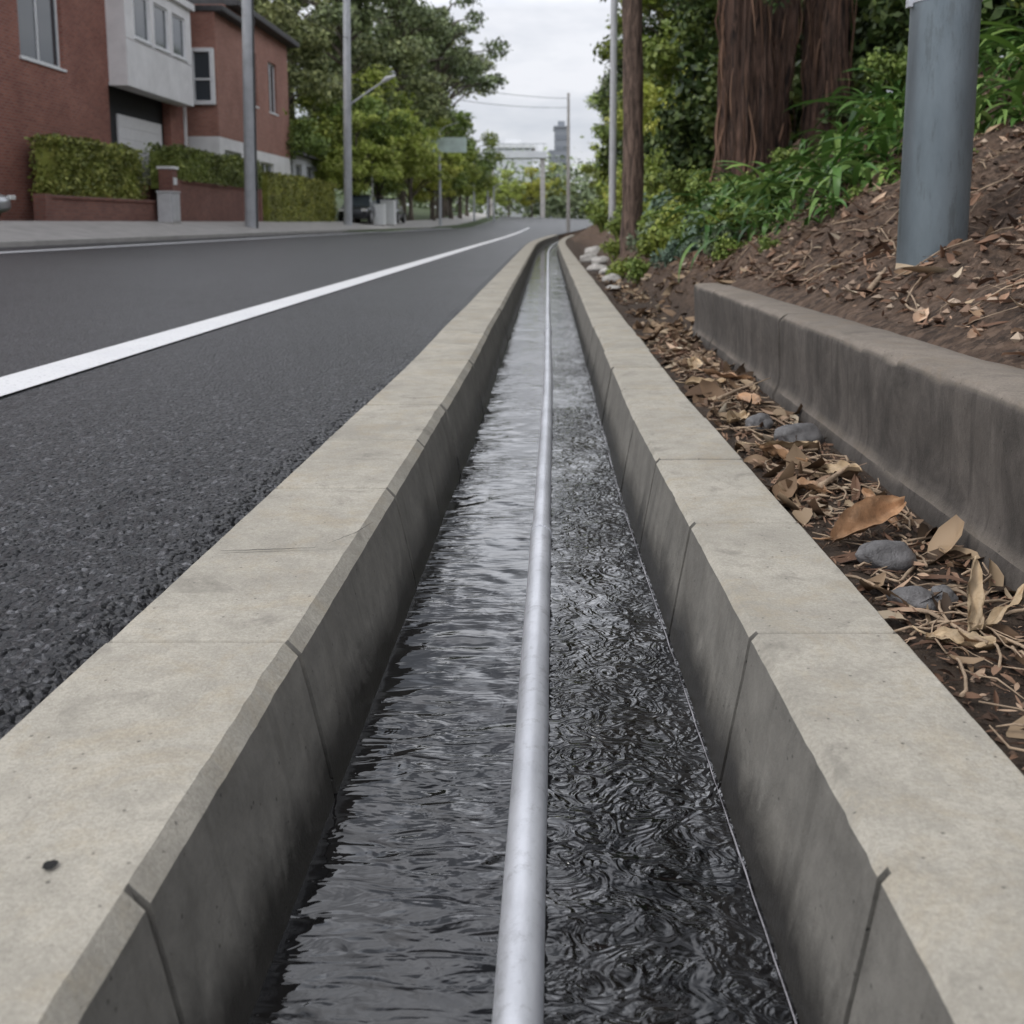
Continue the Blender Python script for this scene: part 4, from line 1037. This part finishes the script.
nz=wn('ShaderNodeTexNoise'); nz.inputs['Scale'].default_value=3.4; nz.inputs['Detail'].default_value=5; nz.inputs['Roughness'].default_value=.6; L(mp.outputs[0],nz.inputs['Vector'])
n2=wn('ShaderNodeTexNoise'); n2.inputs['Scale'].default_value=4.5; n2.inputs['Detail'].default_value=2; L(tc.outputs['Generated'],n2.inputs['Vector'])
sp=wn('ShaderNodeSeparateXYZ'); L(tc.outputs['Generated'],sp.inputs[0])
soft=wramp(nz.outputs['Fac'],[(.35,(.64,.68,.76)),(.65,(1.0,1.01,1.06))])
patch=wramp(n2.outputs['Fac'],[(.42,.22),(.60,1.0)])      # cloud patches added above the view to vary the water's reflections
hi=wramp(sp.outputs[2],[(.22,0.),(.36,1.0)])
cl=wmix(hi,soft,wmix(1.0,soft,patch,'MULTIPLY'))
band=wramp(sp.outputs[2],[(0.,.20),(.20,.23),(.32,.85),(.55,.80),(.76,.36),(1.,.26)])  # bright ring added above the view so the water picks up glints
cl=wmix(1.0,cl,band,'MULTIPLY'); cl=wmix(1.0,cl,35.0,'MULTIPLY')
fin=wmix(.92,sky.outputs[0],cl); L(fin,bg.inputs[0]); bg.inputs[1].default_value=.12
sd=bpy.data.lights.new('sun','SUN'); sd.energy=1.5; sd.angle=R(16); sd.color=(1,.965,.92); so=link(bpy.data.objects.new('sun',sd))
so.rotation_euler=Vector((-.60,-.30,1.0)).to_track_quat('Z','Y').to_euler()
sky.sun_rotation=math.atan2(-.60,-.30)
cd=bpy.data.cameras.new('camera'); cam=link(bpy.data.objects.new('camera',cd)); cam.location=(0,0,.8)
cam.rotation_euler=(R(90-7.5),0,0); cd.sensor_width=36; cd.lens=36*1000/1024; cd.shift_x=-36/1024; cd.shift_y=-158/1024
cd.clip_start=.05; cd.clip_end=2000
cd.dof.use_dof=True; cd.dof.focus_distance=2.4; cd.dof.aperture_fstop=4.8
sc.camera=cam
sc.view_settings.view_transform='Standard'; sc.view_settings.look='None'; sc.view_settings.exposure=0
